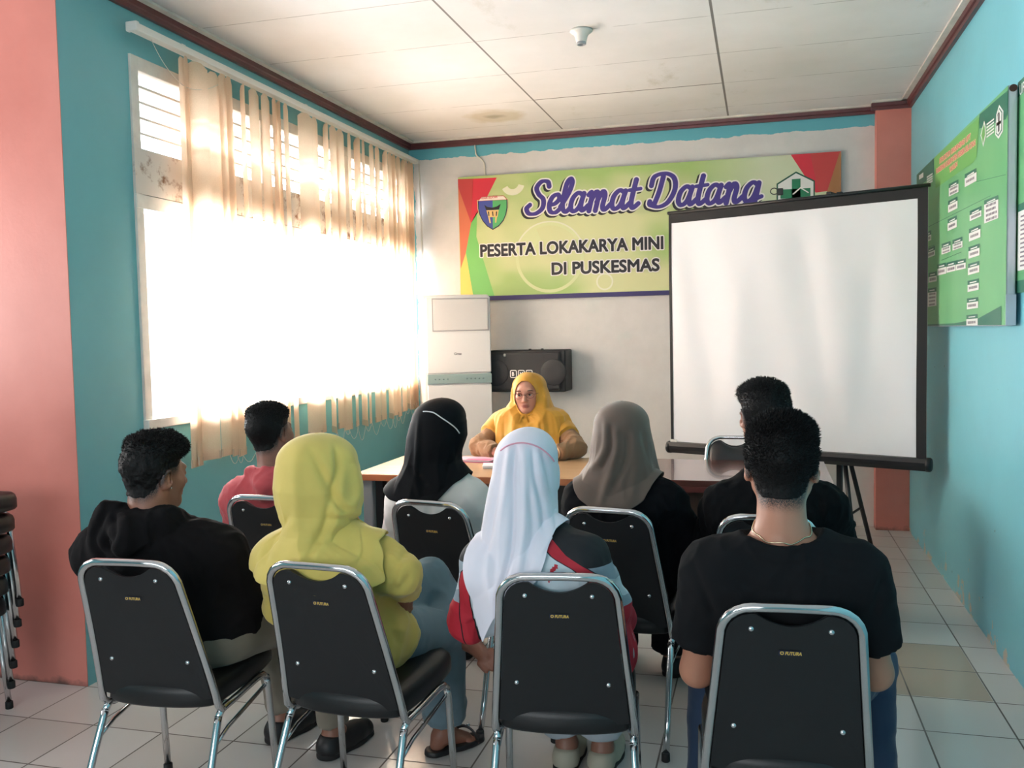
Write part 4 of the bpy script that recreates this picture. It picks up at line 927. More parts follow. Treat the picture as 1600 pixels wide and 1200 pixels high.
def polygonise(f, lo, hi, h, margin=1.0):
    lo = A_(lo, float); hi = A_(hi, float); B = 4; nb = np.ceil((hi - lo) / (h * B)).astype(int) + 1; n = nb * B
    ib = np.stack(np.meshgrid(*[np.arange(k) for k in nb], indexing='ij'), -1).reshape(-1, 3)
    cc = lo + (ib * B + B / 2) * h; dc = f(cc); act = np.abs(dc) < h * B * 0.87 * 1.35 * margin + h
    F = np.repeat(np.repeat(np.repeat(np.where(dc < 0, -1.0, 1.0).reshape(nb).astype(np.float32), B, 0), B, 1), B, 2)
    off = np.stack(np.meshgrid(range(B), range(B), range(B), indexing='ij'), -1).reshape(-1, 3)
    ia = (ib[act] * B)[:, None, :] + off[None]; ia = ia.reshape(-1, 3)
    for i in range(0, len(ia), 400000):
        q = ia[i:i + 400000]; F[q[:, 0], q[:, 1], q[:, 2]] = f(lo + q * h)
    F[0] = F[-1] = 1; F[:, 0] = F[:, -1] = 1; F[:, :, 0] = F[:, :, -1] = 1
    s = F < 0; m = s[:-1, :-1, :-1].astype(np.int8)
    tot = sum(s[c[0]:s.shape[0] - 1 + c[0], c[1]:s.shape[1] - 1 + c[1], c[2]:s.shape[2] - 1 + c[2]].astype(np.int8) for c in CORN)
    cells = np.argwhere((tot > 0) & (tot < 8)); idx = np.full(tot.shape, -1, np.int32); idx[tuple(cells.T)] = np.arange(len(cells))
    vals = np.stack([F[tuple((cells + c).T)] for c in CORN], 1); acc = np.zeros((len(cells), 3)); cnt = np.zeros(len(cells))
    for a, b_ in EDG:
        va, vb = vals[:, a], vals[:, b_]; x = (va < 0) != (vb < 0); t = np.where(x, va / np.where(x, va - vb, 1), 0)
        acc += np.where(x[:, None], CORN[a] + t[:, None] * (CORN[b_] - CORN[a]), 0); cnt += x
    V = lo + (cells + acc / cnt[:, None]) * h; Q = []
    for ax in range(3):
        u, v = (ax + 1) % 3, (ax + 2) % 3; sl0 = [slice(None)] * 3; sl1 = [slice(None)] * 3; sl0[ax] = slice(0, -1); sl1[ax] = slice(1, None)
        ch = s[tuple(sl0)] != s[tuple(sl1)]; e = np.argwhere(ch); ok = (e[:, u] > 0) & (e[:, v] > 0) & (e[:, u] < idx.shape[u]) & (e[:, v] < idx.shape[v]); e = e[ok]
        inside0 = s[tuple(e.T)]; eu = np.zeros(3, int); eu[u] = 1; ev = np.zeros(3, int); ev[v] = 1
        q = np.stack([idx[tuple((e - eu - ev).T)], idx[tuple((e - ev).T)], idx[tuple(e.T)], idx[tuple((e - eu).T)]], 1)
        q[~inside0] = q[~inside0][:, ::-1]; Q.append(q[(q >= 0).all(1)])
    return V, np.concatenate(Q)
def grad(f, V, e=0.002):
    g = np.stack([f(V + A_(d) * e) - f(V - A_(d) * e) for d in ((1, 0, 0), (0, 1, 0), (0, 0, 1))], 1); return g / (np.linalg.norm(g, axis=1, keepdims=True) + 1e-9)
def vnoise(P, seed=0):
    P = P + seed * 17.31; i = np.floor(P).astype(np.int64); f = P - i; f = f * f * (3 - 2 * f); out = 0
    for c in CORN:
        q = i + c; hsh = (q[:, 0] * 73856093 ^ q[:, 1] * 19349663 ^ q[:, 2] * 83492791) & 0x7fffffff
        hsh = (hsh * 1103515245 + 12345) & 0x7fffffff; r = (hsh >> 8 & 0xffff) / 65535.0
        w = np.where(c[0], f[:, 0], 1 - f[:, 0]) * np.where(c[1], f[:, 1], 1 - f[:, 1]) * np.where(c[2], f[:, 2], 1 - f[:, 2]); out = out + w * r
    return out
def creases(P, scale, seed, stretch=(1, 1, 1)):
    Q = P * A_(stretch) * scale; w = np.stack([vnoise(Q * 0.5, seed + 5), vnoise(Q * 0.5, seed + 6), vnoise(Q * 0.5, seed + 7)], 1); Q = Q + w * 1.6
    return (1 - np.abs(2 * vnoise(Q, seed) - 1)) ** 2 * 0.7 + 0.3 * (1 - np.abs(2 * vnoise(Q * 2.1, seed + 1) - 1)) - 0.45
def smooth_step(x, a, b_): t = np.clip((x - a) / (b_ - a), 0, 1); return t * t * (3 - 2 * t)

def drape_lines(V, N, lines):
    # ridges (+) and valleys (-) of the cloth along given lines on the side of the body they were read from
    Q = (V - EYE) @ RC.T; px = 800 + FPX * Q[:, 0] / Q[:, 2]; py = 600 + FPX * Q[:, 1] / Q[:, 2]; face = (N * (V - EYE)).sum(1) < 0; out = np.zeros(len(V))
    for pts, amp, w in lines:
        P = A_(catmull(pts, 5)); near = face & (px > P[:, 0].min() - 4 * w) & (px < P[:, 0].max() + 4 * w) & (py > P[:, 1].min() - 4 * w) & (py < P[:, 1].max() + 4 * w)
        if not near.any(): continue
        qx, qy = px[near], py[near]; best = np.full(len(qx), 1e9); tb = np.zeros(len(qx))
        for i in range(len(P) - 1):
            a, ba = P[i], P[i + 1] - P[i]; h = np.clip(((qx - a[0]) * ba[0] + (qy - a[1]) * ba[1]) / (ba @ ba + 1e-9), 0, 1); d = np.hypot(qx - a[0] - h * ba[0], qy - a[1] - h * ba[1])
            u = d < best; best[u] = d[u]; tb[u] = (i + h[u]) / (len(P) - 1)
        fade = np.minimum(1, np.minimum(tb, 1 - tb) * 5 + .25); out[near] += amp * (np.exp(-(best / w) ** 2) - .35 * np.exp(-(best / (2.6 * w)) ** 2)) * fade
    return out
# ---- materials for people
def skin_mat(name, c, dark=(34, 26, 26)):
    if name in MATS: return MATS[name]
    m = M_(name); a = m.node('ShaderNodeAttribute'); a.attribute_name = 'stubble'; l_ = m.node('ShaderNodeAttribute'); l_.attribute_name = 'lips'
    v = m.coord(); n = m.noise(420, 2, v); base = m.mix(m.ramp(m.noise(14, 4, v), 0.3, 0.7), tuple(x * .9 for x in lin(c)[:3]) + (1,), lin(c))
    base = m.mix(l_.outputs['Fac'], base, lin((150, 84, 78)))
    f = m.math('MULTIPLY', a.outputs['Fac'], m.math('ADD', m.ramp(n, 0.35, 0.6), 0.45)); f = m.math('MINIMUM', f, 1.0)
    m.col(m.mix(f, base, lin(dark))); m.b.inputs['Roughness'].default_value = 0.48; m.b.inputs['Subsurface Weight'].default_value = 0.08
    m.b.inputs['Subsurface Radius'].default_value = (0.012, 0.005, 0.003); m.bump(m.noise(300, 2, v), 0.1, 0.0006); MATS[name] = m.m; return m.m
m_hair = mat('black_hair', (13, 12, 13), 0.6, spec=0.22, bump=0.35, bscale=260, bdist=0.002, stretch=(1, 1, 0.4))
def cloth(name, c, rough=0.85, sheen=0.12, bscale=650, var=0.08):
    if 'black' in name: sheen = 0.0
    return mat(name, c, rough, var=var, vscale=5, bump=0.25, bscale=bscale, bdist=0.0008, sheen=sheen, spec=0.15 if 'black' in name else 0.35)

def rot_zxy(yaw, pitch, roll):
    # columns: right, forward, up ; yaw>0 turns left seen from above, pitch>0 looks up, roll>0 leans to the right
    cy, sy, cp, sp, cr, sr = math.cos(yaw), math.sin(yaw), math.cos(pitch), math.sin(pitch), math.cos(roll), math.sin(roll)
    Rz = A_([[cy, -sy, 0], [sy, cy, 0], [0, 0, 1]]); Rx = A_([[1, 0, 0], [0, cp, -sp], [0, sp, cp]]); Ry = A_([[cr, 0, sr], [0, 1, 0], [-sr, 0, cr]]); return Rz @ Rx @ Ry
class Person:
    def __init__(s, name, label, skin=(172, 118, 94), female=False, scale=1.0):
        s.root = None; s.label = label; s.skin = skin; s.f = female; s.hs = scale * (0.96 if female else 1.0); s.stub = None; s.body = Shape(); s.parts = []; s.lipc = None
    def head(s, c, yaw=0, pitch=0, roll=0, neck=None, neck_r=0.056):
        c = A_(c, float); R = rot_zxy(math.radians(yaw), math.radians(pitch), math.radians(roll)); s.hc, s.hR = c, R; h = s.hs; s.k = h
        W = lambda x, y, z: c + R @ (A_([x, y, z]) * h); B = s.body
        B.ell(W(0, -.014, .032), A_([.074, .092, .080]) * h, R, 0.01)
        B.ell(W(0, .028, -.030), A_([.060, .060, .078]) * h, R, 0.03)
        for q in (-1, 1):
            B.cone(W(q * .052, .0, -.045), W(q * .020, .058, -.088), .018 * h, .018 * h, 0.025)
            B.ell(W(q * .037, .056, -.020), A_([.024, .024, .024]) * h, R, 0.022)
        B.ell(W(0, .066, -.090), A_([.022, .020, .018]) * h, R, 0.02)
        B.cone(W(-.030, .080, .022), W(.030, .080, .022), .010 * h, .010 * h, 0.02)
        for q in (-1, 1): B.ell(W(q * .031, .096, .004), A_([.019, .014, .012]) * h, R, 0.012, sub=True)
        for q in (-1, 1): B.ell(W(q * .031, .0765, .004), A_([.0135, .0125, .0105]) * h, R, 0.003)
        B.cone(W(0, .084, .008), W(0, .104, -.028), .0075 * h, .0105 * h, 0.012)
        for q in (-1, 1): B.ell(W(q * .0115, .094, -.032), A_([.0085, .009, .0075]) * h, R, 0.006)
        B.ell(W(0, .084, -.057), A_([.022, .012, .0052]) * h, R, 0.005); B.ell(W(0, .083, -.067), A_([.019, .012, .0060]) * h, R, 0.005)
        s.lipc = W(0, .090, -.062)
        es = .55 if s.f else 1.0
        for q in (-1, 1):
            Re = R @ rot_zxy(q * math.radians(-24), math.radians(-8), 0)
            B.ell(W(q * (.083 if es == 1 else .076), -.010, -.004), A_([.0080, .021, .034]) * h * (1 if es == 1 else .8), Re, 0.006); B.ell(W(q * .089, -.004, -.001), A_([.0065, .012, .022]) * h * es, Re, 0.004, sub=True)
            B.ell(W(q * .077, .002, -.028), A_([.006, .008, .010]) * h, Re, 0.006)
        if neck is not None:
            s.nb = A_(neck, float); B.cone(W(0, -.022, -.040), s.nb, neck_r * 0.98 * h, neck_r * 1.06 * h, 0.03)
            B.cone(W(0, .015, -.075), s.nb + R @ A_([0, .02, 0.0]), .040 * h, .045 * h, 0.03)
        s.W = W
    def torso(s, pelvis, sl, sr, girth=1.0, depth=1.0):
        # shoulder joints left and right as the person has them; the frame of the chest follows them
        s.pel = A_(pelvis, float); s.sl, s.sr = A_(sl, float), A_(sr, float); m = (s.sl + s.sr) / 2; x = nrm(s.sr - s.sl); up = nrm(m - s.pel); y = nrm(np.cross(up, x)); z = np.cross(x, y)
        s.TR = np.stack([x, y, z], 1); w = np.linalg.norm(s.sr - s.sl) / 2; s.w = w; s.g = girth; L = np.linalg.norm(m - s.pel); s.mid = m
        s.tor = []
        T = lambda a, b_, t: s.pel + (m - s.pel) * t + x * a + y * b_
        s.T = T
        s.tor += [('e', T(0, 0.0, 0.02), A_([.165, .125, .115]) * girth), ('e', T(0, .0, .36), A_([.142, .108 * depth, .15]) * girth), ('e', T(0, .0, .72), A_([max(.145, w * 0.93), .112 * depth, .155]) * A_([1, girth, 1])),
                  ('c', T(-w * .55, -.02, .93), T(w * .55, -.02, .93), .070 * girth, .070 * girth)]
        for sh in (s.sl, s.sr): s.tor.append(('c', s.nb - A_([0, 0, .02]), sh + (s.nb - sh) * 0.12 - A_([0, 0, .004]), .050, .052))
        for q in s.tor:
            if q[0] == 'e': s.body.ell(q[1], q[2] - 0.012, s.TR, 0.06)
            else: s.body.cone(q[1], q[2], q[3] - 0.010, q[4] - 0.010, 0.05)
        if s.f:
            for q in (-1, 1): s.body.ell(T(q * .07, .085 * depth, .66), A_([.06, .05, .058]), s.TR, 0.04)
    def arm(s, side, elbow, wrist, r=1.0, hand=None, curl=0.5, palm=(0, 0, -1), hs=1.0):
        sh = s.sl if side == 'l' else s.sr; e = A_(elbow, float); w = A_(wrist, float); B = s.body
        B.cone(sh, e, .046 * r, .039 * r, 0.03); B.cone(e, w, .039 * r, .026 * r, 0.02)
        setattr(s, 'el_' + side, e); setattr(s, 'wr_' + side, w)
        s.hand(side, w, A_(hand, float) if hand is not None else nrm(w - e), A_(palm, float), curl, hs)
    def hand(s, side, w, d, pn, curl, hs):
        d = nrm(d); pn = nrm(pn - d * (pn @ d)); x = np.cross(d, pn)     # x: across the palm
        q = 1.0 if side == 'r' else -1.0; x = x * -q                      # towards the thumb
        B = s.body; hsz = 0.95 * hs * (0.94 if s.f else 1.0); P = lambda a, b_, c: w + (x * a + d * b_ + pn * c) * hsz
        B.cone(P(0.012, .02, 0), P(0.024, .082, 0), .017 * hsz, .012 * hsz, 0.012); B.cone(P(-.010, .02, 0), P(-.022, .080, 0), .017 * hsz, .011 * hsz, 0.012); B.cone(P(0, .0, 0), P(0.0, .085, 0), .019 * hsz, .012 * hsz, 0.012)
        for i, (off, L) in enumerate(((.030, .068), (.010, .077), (-.010, .071), (-.029, .055))):
            p = P(off, .088, 0); ang = 0.12 + 0.04 * i; dd = d + x * (off * 1.6)
            for j, (fr, rr) in enumerate(((.46, .0088), (.30, .0079), (.24, .0070))):
                ang += curl * (0.65 if j == 0 else 0.85); v = nrm(dd * math.cos(ang) + pn * math.sin(ang)); p2 = p + v * L * fr * hsz; B.cone(p, p2, rr * hsz, (rr - .0006) * hsz, 0.0035); p = p2
        p = P(.026, .022, .004); v = nrm(x * .75 + d * .7 + pn * .25); p2 = p + v * .036 * hsz; B.cone(p, p2, .0135 * hsz, .0105 * hsz, 0.010)
        v = nrm(x * .30 + d * .95 + pn * .35); p3 = p2 + v * .028 * hsz; B.cone(p2, p3, .0100 * hsz, .0090 * hsz, 0.004); v = nrm(d + pn * (.35 + curl)); B.cone(p3, p3 + v * .022 * hsz, .0088 * hsz, .0075 * hsz, 0.004)
    def legs(s, kl, al, kr, ar, toe_l=(0, 1, 0), toe_r=(0, 1, 0), r=1.0):
        x = s.TR[:, 0]; B = s.body; s.L = {}
        for side, q, k, a, toe in (('l', -1, kl, al, toe_l), ('r', 1, kr, ar, toe_r)):
            hip = s.pel + x * q * .085 + A_([0, 0, -.01]); k = A_(k, float); a = A_(a, float); toe = nrm(toe); s.L[side] = (hip, k, a, toe)
            B.cone(hip, k, .078 * r, .050 * r, 0.04); B.cone(k, k + (a - k) * .35, .047 * r, .049 * r, 0.02); B.cone(k + (a - k) * .35, a, .049 * r, .032 * r, 0.03)
            dn = A_([0, 0, -1.0]) if toe[2] > -0.5 else nrm(np.cross(toe, x))
            dn = nrm(dn - toe * (dn @ toe)); hs_ = 0.92 if s.f else 1.0
            B.cone(a + dn * .02 - toe * .02, a + dn * .042 - toe * .028, .030, .026, 0.02); B.cone(a + dn * .01, a + dn * .048 + toe * .10 * hs_, .032, .024, 0.03); 
            sd = nrm(np.cross(dn, toe)); 
            for j, t in enumerate((-.026, -.010, .004, .016, .027)):
                L = (.150, .158, .154, .146, .134)[j] if q > 0 else (.134, .146, .154, .158, .150)[j]
                B.cone(a + dn * .052 + toe * .10 * hs_ + sd * t, a + dn * .060 + toe * L * hs_ + sd * t * 1.15, .0125, .0095 + (0.003 if (j == (0 if q > 0 else 4)) else 0), 0.006)
    def finish(s, res=0.006, stub=None, eyes=True):
        lo, hi = s.body.bounds(); lo[2] = max(lo[2], 0.004)
        V, F = polygonise(s.body, lo, hi, res); s.root = empty('person', (s.pel[0], s.pel[1], 0.0), 0, s.label, 'person')
        L = (V - s.hc) @ s.hR / s.hs; st = np.zeros(len(V))
        if stub is not None: st = stub(L) * (np.linalg.norm(V - s.hc, axis=1) < 0.19)
        lp = np.exp(-(((L[:, 0]) / .024) ** 2 + ((L[:, 2] + .062) / .0095) ** 2) ** 2) * (L[:, 1] > .07)
        o = raw_mesh('body', V - s.off(), F, [skin_mat('skin_%d_%d_%d' % s.skin, s.skin)], s.root, attrs={'stubble': st, 'lips': lp}); return o
    def off(s): return A_([s.pel[0], s.pel[1], 0.0])
    def add(s, name, V, F, m, attrs=None, smooth=True): return raw_mesh(name, V - s.off(), F, m if isinstance(m, list) else [m], s.root, attrs=attrs, smooth=smooth)
    # ---- clothing
    def garment(s, name, m, infl=0.014, res=0.007, hem=None, sleeve=('w', 'w'), sleeve_r=1.0, neck=None, crease=0.006, seed=1, extra=None, cut=None, thigh=0.0, attrs=None, cscale=11, kk=0.06, shoulder=0.0, lines=()):
        G = Shape()
        for q in s.tor:
            if q[0] == 'e': G.ell(q[1], q[2] + infl - 0.004, s.TR, kk)
            else: G.cone(q[1], q[2], q[3] + infl - 0.008 + shoulder, q[4] + infl - 0.006 + shoulder, kk)
        if s.f:
            for q in (-1, 1): G.ell(s.T(q * .07, .09, .66), A_([.07, .055, .07]), s.TR, 0.05)
        for side, sl in zip('lr', sleeve):
            sh = s.sl if side == 'l' else s.sr
            if not hasattr(s, 'el_' + side): continue
            e = getattr(s, 'el_' + side); w = getattr(s, 'wr_' + side); r = sleeve_r
            if sl == 'w': G.cone(sh, e, (.050 + infl) * r, (.043 + infl) * r, 0.05); G.cone(e, w, (.043 + infl) * r, (.031 + infl) * r, 0.025, clip=[(w - nrm(w - e) * .015, nrm(w - e))])
            elif isinstance(sl, (int, float)) and sl > 1: t = e + (w - e) * (sl - 1); G.cone(sh, e, (.050 + infl) * r, (.043 + infl) * r, 0.05); G.cone(e, t, (.043 + infl) * r, (.039 + infl) * r, 0.025, clip=[(t, nrm(w - e))])
            elif sl: t = sh + (e - sh) * sl; G.cone(sh, e, (.050 + infl) * r, (.058 + infl) * r, 0.05, clip=[(t, nrm(e - sh))])
        if thigh:
            for side in 'lr': hip, k, a, toe = s.L[side]; t = hip + (k - hip) * thigh; G.cone(hip, t, .092 + infl, .080 + infl, 0.05)
        if extra: extra(G)
        def f(P):
            d = G(P)
            if neck is not None: d = smax(d, -neck(P), 0.006)
            if hem is not None: d = smax(d, hem - P[:, 2], 0.006)
            if cut is not None: d = cut(P, d)
            return d
        lo, hi = G.bounds(0.03); lo[2] = max(lo[2], 0.01); V, F = polygonise(f, lo, hi, res)
        n = grad(f, V); V = V + n * (creases(V, cscale, seed, (1, 1, .8)) * crease * 1.9 + creases(V, cscale * 2.2, seed + 30, (1, 1, .6)) * crease * 1.25)[:, None]
        if lines: V = V + n * drape_lines(V, n, lines)[:, None]
        s.G = G
        at_ = attrs(V) if attrs else None
        return s.add(name, V, F, m, at_)
    def trousers(s, m, infl=0.012, to=(0.93, 0.93), res=0.008, flare=1.0, seed=3, crease=0.007, name='trousers'):
        G = Shape(); G.ell(s.T(0, -.005, .03), A_([.172, .130, .125]) * s.g, s.TR, 0.05)
        for side, t in zip('lr', to):
            hip, k, a, toe = s.L[side]; e = k + (a - k) * t; G.cone(hip, k, .082 + infl, .056 + infl, 0.05); G.cone(k, e, .054 + infl, (.040 + infl) * flare, 0.03, clip=[(e, nrm(a - k))])
        lo, hi = G.bounds(0.03); lo[2] = max(lo[2], .012); V, F = polygonise(G, lo, hi, res); n = grad(G, V); V = V + n * (creases(V, 12, seed) * crease)[:, None]; return s.add(name, V, F, m)
    def hair(s, thick, res=0.0035, n=5000, length=(.010, .020), lean=(0, .2, .3), seed=1, width=0.0011, spread=0.35, name='hair', wave=0.003):
        c, R, h = s.hc, s.hR, s.hs; B = s.body
        def f(P):
            L = (P - c) @ R / h; return B(P) - thick(L) * h
        lo = c - 0.17 * h; hi = c + 0.17 * h
        V, F = polygonise(lambda P: np.where(thick((P - c) @ R / h) > -.004, f(P), 0.05), lo, hi, res)
        g = grad(f, V); V = V + g * ((vnoise(V * 120, seed) - .5) * wave + (vnoise(V * 45, seed + 3) - .5) * wave * 1.6)[:, None]
        rg = np.random.default_rng(seed); keep = np.where(thick((V - c) @ R / h) > .002)[0]; ids = rg.choice(keep, n); P0 = V[ids] - g[ids] * .002
        d = g[ids] + (rg.normal(size=(n, 3)) * spread) + (R @ A_(lean))[None]; d /= np.linalg.norm(d, axis=1, keepdims=True)
        th = np.clip(thick((P0 - c) @ R / h) / .018, .4, 1.3); L = rg.uniform(length[0], length[1], n) * th
        side = np.cross(d, rg.normal(size=(n, 3))); side /= np.linalg.norm(side, axis=1, keepdims=True); s2 = np.cross(d, side); bend = (R @ A_([0, .25, -.15]))[None]
        r0 = width; m1 = P0 + d * (L * .55)[:, None]; tip = m1 + (d * .5 + bend * .5) * (L * .5)[:, None]; vs = []; fs = []
        for k in range(3): a = 2 * PI * k / 3; vs.append(P0 + (side * math.cos(a) + s2 * math.sin(a)) * r0)
        for k in range(3): a = 2 * PI * k / 3; vs.append(m1 + (side * math.cos(a) + s2 * math.sin(a)) * r0 * .75)
        vs.append(tip); VV = np.stack(vs, 1).reshape(-1, 3); base = np.arange(n) * 7 + len(V)
        for k in range(3): k2 = (k + 1) % 3; fs.append(np.stack([base + k, base + k2, base + 3 + k2, base + 3 + k], 1))
        T = [np.stack([base + 3 + k, base + 3 + (k + 1) % 3, base + 6, base + 6], 1) for k in range(3)]
        # tips as very thin quads so the whole head of hair stays one quad mesh
        tipb = tip + side * 0.00015; VV2 = np.concatenate([V, VV, tipb]); tb = np.arange(n) + len(V) + n * 7
        T = [np.stack([base + 3 + k, base + 3 + (k + 1) % 3, base + 6 if k != 1 else tb, tb if k != 1 else base + 6], 1) for k in range(3)]
        return s.add(name, VV2, np.concatenate([F] + fs + T), m_hair)
    # ---- headscarf: rings from the crown down to a hem that changes around the head
    def scarf(s, m, rows, hem, Yc, front=.115, back=.12, folds=(), face=None, res=(200, 90), name='headscarf', rows_fb=None, gap=.016, seed=2, crease=.004, facing=0.0, attrs=None, against=None, lines=()):
        # rows: (py, pxl, pxr) silhouette in the photo at depth Yc, turned into world heights, centres and half widths
        zz, cx, hw_ = [], [], []
        for py, a, b_ in rows:
            p, q = at(a, py, Yc), at(b_, py, Yc); zz.append((p[2] + q[2]) / 2); cx.append((p[0] + q[0]) / 2); hw_.append(abs(q[0] - p[0]) / 2)
        zz = A_(zz); o = np.argsort(zz); zz = zz[o]; cx = A_(cx)[o]; hw_ = A_(hw_)[o]; ztop = zz[-1]
        nt, nr = res; th = np.linspace(0, 2 * PI, nt, endpoint=False)      # th = 0 towards the camera side (-y), +x to the right
        sx, sy = np.sin(th), -np.cos(th)
        hemz = A_([hem(t) for t in (th + PI) % (2 * PI) - PI])
        V = []; t = np.concatenate([1 - np.cos(np.linspace(0.06, PI / 2, 22)), []])
        h0 = .085
        for i in range(nr):
            u = i / (nr - 1)
            if i < 24: z = ztop - h0 * (1 - math.cos(PI / 2 * (i + .6) / 24)); Z = np.full(nt, z); rf = math.sin(PI / 2 * (i + .6) / 24)
            else: w = (i - 23) / (nr - 24); Z = (ztop - h0) + (hemz - (ztop - h0)) * w; rf = None
            hwv = np.interp(Z, zz, hw_); cxv = np.interp(Z, zz, cx)
            if rf is not None:
                hwt = np.interp(ztop - h0, zz, hw_); hwv = np.full(nt, hwt * rf); cxv = np.full(nt, cx[-1] + (np.interp(ztop - h0, zz, cx) - cx[-1]) * (i / 24))
            fb = rows_fb(Z) if rows_fb else (front, back); fr = np.where(sy > 0, fb[0], fb[1]) * (rf if rf is not None else 1.0)
            e = 0.92; X = cxv + np.sign(sx) * np.abs(sx) ** e * hwv; Y = Yc + np.sign(sy) * np.abs(sy) ** e * fr
            V.append(np.stack([X, Y, Z], 1))
        V = np.stack(V); tt = np.linspace(0, 1, nr)[:, None]
        rad = np.stack([sx, sy, sx * 0], 1)[None]
        for (k, amp, ph, z0, z1, tw) in folds:
            a_ = smooth_step(ztop - V[..., 2], z0, z1); V = V + rad * ((.7 - 1.5 * np.abs(np.sin((k * th[None] + ph + tw * (ztop - V[..., 2]) + .9 * np.sin(th[None] + ph)) * .5)) ** .8) * amp * a_)[..., None]
        V = V.reshape(-1, 3); cl = against or s.G; body = s.body
        def f(P): return np.minimum(body(P) - .004, cl(P) + 0.0)
        for it in range(7):
            d = f(V); g = grad(f, V, .004); push = np.clip(np.where(V[:, 2] > s.hc[2] - .09, .007, gap) - d, 0, .05) * (0.9 if it else 1); V = V + g * push[:, None]
            if it in (1, 3, 5):
                G3 = V.reshape(nr, nt, 3); S3 = G3.copy(); S3[1:-1] = (G3[:-2] + G3[2:] + 2 * G3[1:-1]) / 4; S3 = (np.roll(S3, 1, 1) + np.roll(S3, -1, 1) + 2 * S3) / 4; mv = (push > 1e-4).reshape(nr, nt, 1); mv = mv | np.roll(mv, 1, 0) | np.roll(mv, -1, 0) | np.roll(mv, 2, 1) | np.roll(mv, -2, 1)
                V = np.where(mv, S3, G3).reshape(-1, 3)
        V0 = V
        # small wandering creases
        ctr = np.stack([np.interp(V[:, 2], zz, cx), np.full(len(V), Yc), V[:, 2]], 1); nn = V - ctr; nn /= np.linalg.norm(nn, axis=1, keepdims=True) + 1e-9
        V = V + nn * (creases(V, 13, seed, (1, 1, .45)) * crease * smooth_step(ztop - V[:, 2], .06, .2))[:, None]
        if lines: V = V + nn * drape_lines(V, nn, lines)[:, None]
        L = (V - s.hc) @ s.hR / s.hs; ox, oz = (face or (.060, .086)); q = np.hypot(L[:, 0] / ox, (L[:, 2] + .012) / oz); front_ = L[:, 1] > .0
        near = front_ & (q < 1.7) & (L[:, 1] < .2)
        for _ in range(3):
            dd = body(V[near]); gg = grad(body, V[near]); w = 1 - smooth_step(q[near], 1.1, 1.7); V[near] -= gg * (np.clip(dd - .006, -.02, .08) * w)[:, None]
        L = (V - s.hc) @ s.hR / s.hs; q = np.hypot(L[:, 0] / ox, (L[:, 2] + .012) / oz); front_ = (L[:, 1] > .01)
        ins = front_ & (q < 1); I = np.arange(nr * nt).reshape(nr, nt); F = np.stack([I[:-1], I[1:], np.roll(I, -1, 1)[1:], np.roll(I, -1, 1)[:-1]], -1).reshape(-1, 4)
        kf = ins[F]; partial = kf.any(1) & ~kf.all(1); F2 = F[~(kf.sum(1) >= 3)]
        bv = np.unique(F[partial]); bv = bv[front_[bv] & (q[bv] > .75) & (q[bv] < 1.25)]
        L2 = L[bv]; sc = 1 / q[bv]; L2[:, 0] *= sc; L2[:, 2] = (L2[:, 2] + .012) * sc - .012; V[bv] = s.hc + (L2 * s.hs) @ s.hR.T
        F2 = F2[:, ::-1]
        cap = np.stack([I[0], np.roll(I[0], -1), np.full(nt, nr * nt), np.full(nt, nr * nt)], 1); top = V[I[0]].mean(0) + A_([0, 0, .0015]); V = np.concatenate([V, top[None]])
        # crown closed with a ring of slim quads around a tiny centre ring
        cen = top + (V[I[0]] - top) * .02; base = len(V); V = np.concatenate([V, cen]); C = np.arange(nt) + base
        cap = np.stack([I[0], np.roll(I[0], -1), np.roll(C, -1), C], 1)
        att = attrs(V) if attrs else None
        o = s.add(name, V, np.concatenate([F2, cap]), m, att)
        md = o.modifiers.new('thickness', 'SOLIDIFY'); md.thickness = 0.0022; md.offset = 0.0
        s.scarf_top = ztop
        return o
def shoe(P, side, m, sole_m, name='shoe', high=0.075):
    hip, k, a, toe = P.L[side]; G = Shape(); dn = A_([0, 0, -1.0]); fl = a[2] - .018
    a0 = A_([a[0], a[1], 0]); G.cone(a0 - toe * .025 + A_([0, 0, .04]), a0 + A_([0, 0, high + .01]), .040, .040, 0.03, clip=[(a0 + A_([0, 0, high]), A_([0, 0, 1.0]))]); G.cone(a0 - toe * .03 + A_([0, 0, .036]), a0 + toe * .10 + A_([0, 0, .034]), .040, .042, 0.03); G.cone(a0 + toe * .06 + A_([0, 0, .034]), a0 + toe * .158 + A_([0, 0, .030]), .044, .038, 0.03)
    def f(Q): return np.maximum(G(Q), .012 - Q[:, 2])
    lo, hi = G.bounds(); lo[2] = -.01; V, F = polygonise(f, lo, hi, .0045); o = P.add(name, V, F, m)
    S_ = Shape(); S_.cone(a0 - toe * .03 + A_([0, 0, .01]), a0 + toe * .10 + A_([0, 0, .01]), .044, .046, .02); S_.cone(a0 + toe * .08 + A_([0, 0, .01]), a0 + toe * .160 + A_([0, 0, .01]), .046, .038, .02)
    def g(Q): return np.maximum(np.maximum(S_(Q), -Q[:, 2] + .001), Q[:, 2] - .022)
    lo, hi = S_.bounds(); V, F = polygonise(g, lo, hi, .005); so = raw_mesh('sole', V - P.off(), F, [sole_m], o); return o

